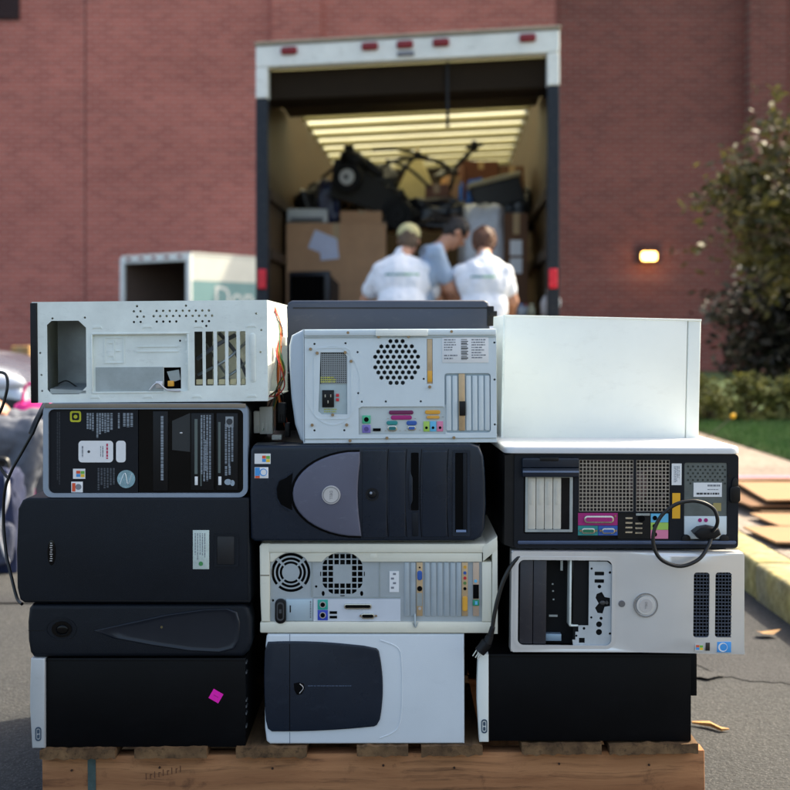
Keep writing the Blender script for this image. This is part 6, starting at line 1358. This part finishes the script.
def person(label, loc, J, top, trouser, hairm, hat=None, fwd=vec(0, 1, 0), face=vec(0, 1, 0), sleeve=.55, long=False, pr=None, shoe=None, rz=0, torso_w=.175, belly=.0, fold=1.0, hk=1.0):
    r = empty('person', label, 'person', loc, (0, 0, rz))
    P = {k: Vector(v) for k, v in J.items()}
    face = face.normalized(); right = face.cross(vec(0, 0, 1)).normalized(); up = right.cross(face).normalized()
    mb = MB()
    ax = (P['shR'] - P['shL']).normalized(); sp = (P['neck'] - P['pelvis']).normalized(); fr = sp.cross(ax).normalized(); fr = fr if fr.dot(fwd) > 0 else -fr
    rot = Matrix((ax, fr, sp)).transposed().to_4x4()
    chest = P['pelvis'].lerp(P['neck'], .70); mid = P['pelvis'].lerp(P['neck'], .35); TL = (P['neck'] - P['pelvis']).length
    def torso(m_, g=0, w=torso_w):
        m_.ell(chest, (w + g, .115 + g, TL * .30 + g), rot, 20, 14); m_.ell(mid, (w * .86 + g, .11 + belly + g, TL * .30 + g), rot, 20, 14); m_.ell(P['pelvis'] + sp * .03, (w * .95 + g, .12 + g, .13 + g), rot, 20, 14)
        m_.cap(P['shL'], P['shR'], .062 + g, n=16); m_.cap(P['shL'].lerp(P['shR'], .35), P['neck'] + sp * .02, .06 + g * .5, .055); m_.cap(P['shL'].lerp(P['shR'], .65), P['neck'] + sp * .02, .06 + g * .5, .055)
    torso(mb)
    hd_ = P['head']
    mb.cap(P['neck'] - sp * .02, hd_ - up * .05 - face * .02, .06, .052)
    mb.ell(hd_ + up * .025 - face * .012, (.076, .096, .098), Matrix((right, face, up)).transposed().to_4x4(), 22, 16)
    mb.ell(hd_ - up * .045 + face * .02, (.058, .072, .068), Matrix((right, face, up)).transposed().to_4x4(), 18, 12)
    mb.cap(hd_ + face * .085 + up * .012, hd_ + face * .108 - up * .022, .008, .013, 8)                # nose
    mb.cap(hd_ + face * .078 - up * .058 - right * .018, hd_ + face * .078 - up * .058 + right * .018, .009, n=8)  # lips
    mb.ell(hd_ + face * .066 - up * .095, (.028, .022, .02))                                            # chin
    mb.cap(hd_ + face * .078 + up * .035 - right * .04, hd_ + face * .078 + up * .035 + right * .04, .010, n=8)
    for s in (-1, 1):
        mb.ell(hd_ + right * s * .078 - up * .005 - face * .01, (.012, .02, .032), Matrix((right, face, up)).transposed().to_4x4(), 10, 8)
    for S_ in 'LR':
        mb.cap(P['sh' + S_], P['el' + S_], .056, .043); mb.cap(P['el' + S_], P['wr' + S_], .043, .028)
        d = P.get('hd' + S_, P['wr' + S_] + (P['wr' + S_] - P['el' + S_])) - P['wr' + S_]
        hand(mb, P['wr' + S_], d, -ax if S_ == 'R' else ax, .25 if not pr else pr)
        mb.cap(P['hip' + S_], P['kn' + S_], .085, .058); mb.cap(P['kn' + S_], P['an' + S_], .056, .038)
        f = P['toe' + S_] - P['an' + S_]; mb.cap(P['an' + S_] - vec(0, 0, .03), P['toe' + S_], .04, .032)
    me = remesh(mb, .0078, 4); body = mk('body', me, SK, r)
    # shirt
    mb = MB(); torso(mb, .016)
    for S_ in 'LR':
        a, b = P['sh' + S_], P['el' + S_]; e = b if long else a.lerp(b, sleeve + .1)
        mb.cap(a, e, .069, .070 if not long else .056)
        if long: mb.cap(b, b.lerp(P['wr' + S_], .9), .056, .042)
    mb.ell(P['pelvis'] - sp * .05, (torso_w * 1.02 + .02, .145, .12), rot, 20, 12)
    me = remesh(mb, .015, 2, .014 * fold, 10, loc[0] * 3); sh_ = mk('shirt', me, top, r)
    mb = MB(); mb.ell(P['pelvis'] - vec(0, 0, .02), (torso_w * .97, .135, .13), rot, 20, 12)
    for S_ in 'LR':
        mb.cap(P['hip' + S_], P['kn' + S_], .102, .076); mb.cap(P['kn' + S_], P['an' + S_] + (P['kn' + S_] - P['an' + S_]) * .06, .076, .062)
    me = remesh(mb, .012, 2, .011 * fold, 13, loc[0] * 5); mk('trousers', me, trouser, r)
    for S_ in 'LR':
        mb = MB(); a, t = P['an' + S_], P['toe' + S_]; f = (t - a); f.z = 0; f.normalize(); gz = min(a.z - .07, t.z - .03)
        mb.cap(a - vec(0, 0, .035), vec(t.x, t.y, gz + .045) , .054, .042); mb.cap(vec(a.x, a.y, gz + .045) - f * .03, vec(t.x, t.y, gz + .04), .046, .04)
        me = remesh(mb, .012, 2)
        for v in me.vertices: v.co.z = max(v.co.z, gz)
        mk('shoe', me, shoe or M('shoe_grey', C(60, 60, 66), .6), r)
    for s in (-1, 1):
        mb = MB(); mb.ell(hd_ + face * .082 + right * s * .031 + up * .010, (.011, .011, .011), None, 12, 8); eo = mb.obj('eye', M('eye_white', C(230, 228, 224), .2), r, 60)
        mb = MB(); mb.ell(hd_ + face * .0915 + right * s * .031 + up * .010, (.005, .004, .005), None, 10, 8); mb.obj('iris', M('eye_brown', C(45, 30, 24), .2), eo, 60)
    RM = Matrix((right, face, up)).transposed().to_4x4()
    mb = MB(); mb.ell(hd_ + up * .034 - face * .022, (.086 * hk, .098 * hk, .098 * hk), RM, 24, 16)
    mb.ell(hd_ - face * .045 - up * .015, (.076, .062, .075), RM, 20, 12)
    me = remesh(mb, .010, 1, .012, 26, 3); mk('hair', me, hairm, r)
    if hat:
        mb = MB(); mb.ell(hd_ + up * .052 - face * .014, (.094, .108, .088), RM, 24, 16); me = remesh(mb, .010, 2)
        cut = (hd_ + up * .018)
        for v in me.vertices:
            h = (v.co - cut).dot(up)
            if h < 0: v.co -= up * h
        hto = mk('cap', me, hat, r)
        mb = MB(); a = []
        for k in range(13):
            t = math.pi * k / 12; a.append(hd_ + up * .022 + right * .08 * math.cos(t) + face * (.05 + .085 * math.sin(t)))
        mb.ring([a + [hd_ + up * .022 + face * .04], [p + up * .006 for p in a] + [hd_ + up * .028 + face * .04]]); mb.obj('cap_peak', hat, hto, 40)
    return r, P, sh_
def print_on(shirt, r, a, b_, mat, rows, z, w, name='shirt_print'):
    """small raised print that follows the back of the shirt (closest shirt surface along -y)"""
    me = shirt.data; co = [v.co for v in me.vertices]
    def ysurf(x, zz): 
        best = None
        for v in co:
            if abs(v.x - x) < .012 and abs(v.z - zz) < .012 and (best is None or v.y < best): best = v.y
        return best
    mb = MB(); rnd = random.Random(int(z * 100)); 
    for q in range(rows):
        x = a
        while x < b_:
            ln = rnd.uniform(.008, .022); y = ysurf(x, z - q * .022)
            if y is not None:
                hgt = .014 if q == 0 else .007
                y2 = ysurf(x + ln, z - q * .022) or y
                zz = z - q * .022
                mb.bm.faces.new([mb.bm.verts.new(p) for p in ((x, y - .003, zz - hgt), (x + ln, y2 - .003, zz - hgt), (x + ln, y2 - .003, zz + hgt * .3), (x, y - .003, zz + hgt * .3))])
            x += ln + .004
    mb.obj(name, mat, shirt, recalc=False)
def stand(sx, lean, headpos, neckz, shz, shw, hands, els, feet=.13):
    return dict()
white = M('white_tshirt', C(232, 236, 244), .8, 0, .03, 6, .3, 120); greyt = M('grey_blue_tshirt', C(156, 176, 200), .8, 0, .05, 6, .3, 120)
denim = M('denim', C(58, 68, 92), .8, 0, .15, 10, .3, 200); khaki = M('khaki_cap', C(196, 188, 140), .8, 0, .06, 12); shorts_ = M('dark_trousers', C(44, 44, 50), .8)
hdark = M('hair_dark', C(34, 28, 26), .6, 0, .3, 40, .6, 200); hbrown = M('hair_brown', C(92, 58, 40), .6, 0, .3, 40, .6, 200); hgrey = M('hair_greybrown', C(96, 78, 62), .6)
# person 1 (cap): stands at the tail, leaning on the deck
p1x = W(402, 0, 10.0).x
J1 = dict(pelvis=(0, 0, .95), neck=(.0, .15, 1.575), head=(.055, .235, 1.70), shL=(-.165, .12, 1.455), shR=(.165, .12, 1.455), elL=(-.29, .24, 1.23), elR=(.29, .24, 1.23), wrL=(-.25, .46, 1.17), wrR=(.25, .46, 1.17), hdL=(-.23, .58, 1.145), hdR=(.23, .58, 1.145),
          hipL=(-.10, 0, .92), hipR=(.10, 0, .92), knL=(-.13, .06, .50), knR=(.12, .03, .50), anL=(-.14, -.02, .09), anR=(.14, -.06, .09), toeL=(-.16, .15, .045), toeR=(.17, .12, .045))
r1, P1, s1 = person('worker in a white t-shirt and khaki cap seen from behind, leaning at the truck tail', (p1x, 10.02, 0), J1, white, denim, hgrey, hat=khaki, face=vec(.1, .9, -.28), torso_w=.215, belly=.03)
gtxt = M('print_teal', C(90, 150, 150), .7); gtxt2 = M('print_green', C(130, 190, 150), .7)
print_on(s1, r1, -.13, .02, gtxt, 1, 1.43, 0); print_on(s1, r1, .02, .12, gtxt2, 1, 1.43, 0)
p3x = W(484, 0, 9.95).x
J3 = dict(pelvis=(0, 0, .94), neck=(.01, .13, 1.56), head=(.02, .235, 1.665), shL=(-.16, .11, 1.44), shR=(.16, .09, 1.44), elL=(-.24, .33, 1.25), elR=(.24, .12, 1.22), wrL=(-.12, .56, 1.17), wrR=(.245, .36, 1.14), hdL=(-.08, .68, 1.15), hdR=(.245, .47, 1.12),
          hipL=(-.10, 0, .91), hipR=(.10, 0, .91), knL=(-.13, .05, .49), knR=(.12, .02, .49), anL=(-.14, -.03, .09), anR=(.14, -.10, .09), toeL=(-.16, .14, .045), toeR=(.17, .08, .045))
r3, P3, s3 = person('worker in a white t-shirt with uncovered brown hair and a bare straight right arm', (p3x, 10.0, 0), J3, white, shorts_, hbrown, face=vec(-.05, .75, -.6), hk=1.16, torso_w=.2, sleeve=.5)
print_on(s3, r3, -.10, .0, gtxt, 1, 1.41, 0); print_on(s3, r3, .0, .07, gtxt2, 1, 1.41, 0)
p2x = W(418, 0, 10.38).x
J2 = dict(pelvis=(-.12, .0, 1.02), neck=(.17, .09, 1.64), head=(.305, .11, 1.765), shL=(.09, .27, 1.61), shR=(.13, -.10, 1.59), elL=(.20, .34, 1.34), elR=(.25, -.10, 1.32), wrL=(.38, .42, 1.16), wrR=(.42, .10, 1.17), hdL=(.48, .44, 1.13), hdR=(.50, .18, 1.14),
          hipL=(-.14, .10, .97), hipR=(-.12, -.10, .97), knL=(.05, .12, .51), knR=(.06, -.12, .51), anL=(-.02, .12, .09), anR=(-.03, -.12, .09), toeL=(.16, .14, .045), toeR=(.15, -.13, .045))
r2, P2, s2 = person('worker in a grey-blue t-shirt with dark hair bending forward between the two in white', (p2x, 10.22, 0), J2, greyt, denim, hdark, fwd=vec(1, 0, -.3), face=vec(.62, .1, -.78), torso_w=.195, belly=.02)
# seated person at the left edge
stl = empty('camp_stool', 'low folding camp stool under the seated person at the left edge', 'stool', (-2.02, 5.6, 0))
mb = MB(); mb.box(-.2, .2, -.18, .18, .385, .40, .006); mb.obj('seat', M('stool_canvas', C(50, 52, 60), .8), stl)
for sx in (-1, 1):
    for sy in (-1, 1): mb = MB(); mb.cyl((sx * .19, sy * .17, .385), (-sx * .17, sy * .17, .0), .011, n=10); mb.obj('leg', galv, stl, 40)
J4 = dict(pelvis=(-.03, 0, .50), neck=(.12, 0, 1.06), head=(.14, 0, 1.22), shL=(.07, .18, .99), shR=(.07, -.18, .99), elL=(.03, .20, .76), elR=(.03, -.19, .76), wrL=(.20, .14, .675), wrR=(.19, -.14, .67), hdL=(.30, .10, .65), hdR=(.29, -.11, .64),
          hipL=(.0, .10, .50), hipR=(.0, -.10, .50), knL=(.47, .16, .56), knR=(.50, -.12, .535), anL=(.52, .16, .10), anR=(.37, -.12, .10), toeL=(.70, .18, .05), toeR=(.55, -.13, .05))
r4, P4, s4 = person('seated person in a lilac long-sleeved top and grey jeans, cut by the left edge', (-2.02, 5.6, 0), J4, M('lilac_top', C(196, 196, 226), .8, 0, .05, 8), M('grey_jeans', C(98, 102, 112), .85, 0, .18, 8, .4, 150), hdark, fwd=vec(1, 0, 0), face=vec(.9, 0, -.4), long=True, fold=1.5, shoe=M('white_trainer', C(205, 215, 235), .5), pr=.35)
pb_ = empty('pink_bag', 'bright pink bag standing behind the seated person', 'bag', (W(36, 0, 6.5).x, 6.5, 0))
mb = MB(); lump(mb, 0, 0, .30, .13, .1, .32, .12, 8); mb.obj('bag_body', M('pink_fabric', C(215, 40, 130), .7, 0, .1, 8), pb_, 40)
mb = MB(); mb.tube([(-.07, 0, .58), (-.05, 0, .70), (.05, 0, .70), (.07, 0, .58)], .008, 8); mb.obj('handle', MATS['pink_fabric'], pb_, 40)

bk = empty('backpack', 'dark blue backpack with pale straps on the asphalt in front of the seated person', 'backpack', (W(-1, 0, 5.25).x, 5.25, 0))
mb = MB(); lump(mb, 0, 0, .2, .095, .07, .215, .2, 18); mb.obj('bag_body', M('navy_canvas', C(30, 40, 72), .8, 0, .25, 14, .5, 150), bk, 40)
mb = MB(); lump(mb, .01, -.06, .13, .07, .04, .09, .14, 19); mb.obj('front_pocket', M('slate_canvas', C(60, 66, 86), .8, 0, .2, 14), bk, 40)
for x_ in (-.04, .045):
    mb = MB(); mb.tube([(x_, -.05, .39), (x_ + .02, -.105, .31), (x_ - .01, -.115, .18), (x_ + .015, -.08, .05)], .008, 6); mb.obj('strap', M('pale_strap', C(190, 192, 200), .7), bk, 50)
mb = MB(); mb.tube([(-.03, 0, .40), (-.02, 0, .45), (.03, 0, .45), (.04, 0, .40)], .008, 6); mb.obj('carry_handle', rubber, bk, 50)
# ================================================================== camera, light, world
cam = bpy.data.cameras.new('camera'); co = bpy.data.objects.new('camera', cam); COL.objects.link(co)
co.location = (0, 0, H); co.rotation_euler = (R(90), 0, 0)
cam.sensor_width = 36; cam.lens = 36 * F / 790; cam.shift_y = -(395 - HY) / 790
cam.clip_start = .05; cam.clip_end = 500
cam.dof.use_dof = True; cam.dof.focus_distance = 2.45; cam.dof.aperture_fstop = 4.6; cam.dof.aperture_blades = 0
SC.camera = co
EL, AZ = 47, 57         # elevation; azimuth clockwise from +Y toward +X
sun = bpy.data.lights.new('sun', 'SUN'); sun.energy = 2.6; sun.angle = R(.53); sun.color = (1, .93, .82)
so = bpy.data.objects.new('sun', sun); COL.objects.link(so)
d = Vector((math.sin(R(AZ)) * math.cos(R(EL)), math.cos(R(AZ)) * math.cos(R(EL)), math.sin(R(EL))))
so.rotation_euler = d.to_track_quat('Z', 'Y').to_euler(); so.location = (20, 20, 30)
w = bpy.data.worlds.new('World'); SC.world = w; w.use_nodes = True; nt = w.node_tree; N = nt.nodes; L = nt.links
sky = N.new('ShaderNodeTexSky'); sky.sky_type = 'NISHITA'; sky.sun_disc = False; sky.sun_elevation = R(EL); sky.sun_rotation = R(AZ)
sky.air_density = .8; sky.dust_density = 4.0; sky.ozone_density = .6
L.new(sky.outputs['Color'], N['Background'].inputs['Color']); N['Background'].inputs['Strength'].default_value = .15
SC.view_settings.view_transform = 'Standard'; SC.view_settings.look = 'None'; SC.view_settings.gamma = 1; SC.view_settings.use_curve_mapping = False
SC.view_settings.exposure = 1.62
SC.view_settings.use_white_balance = True; SC.view_settings.white_balance_temperature = 7350; SC.view_settings.white_balance_tint = 5
SC.render.engine = 'CYCLES'
SC.render.resolution_x = 1024; SC.render.resolution_y = 1024
SC.cycles.max_bounces = 8
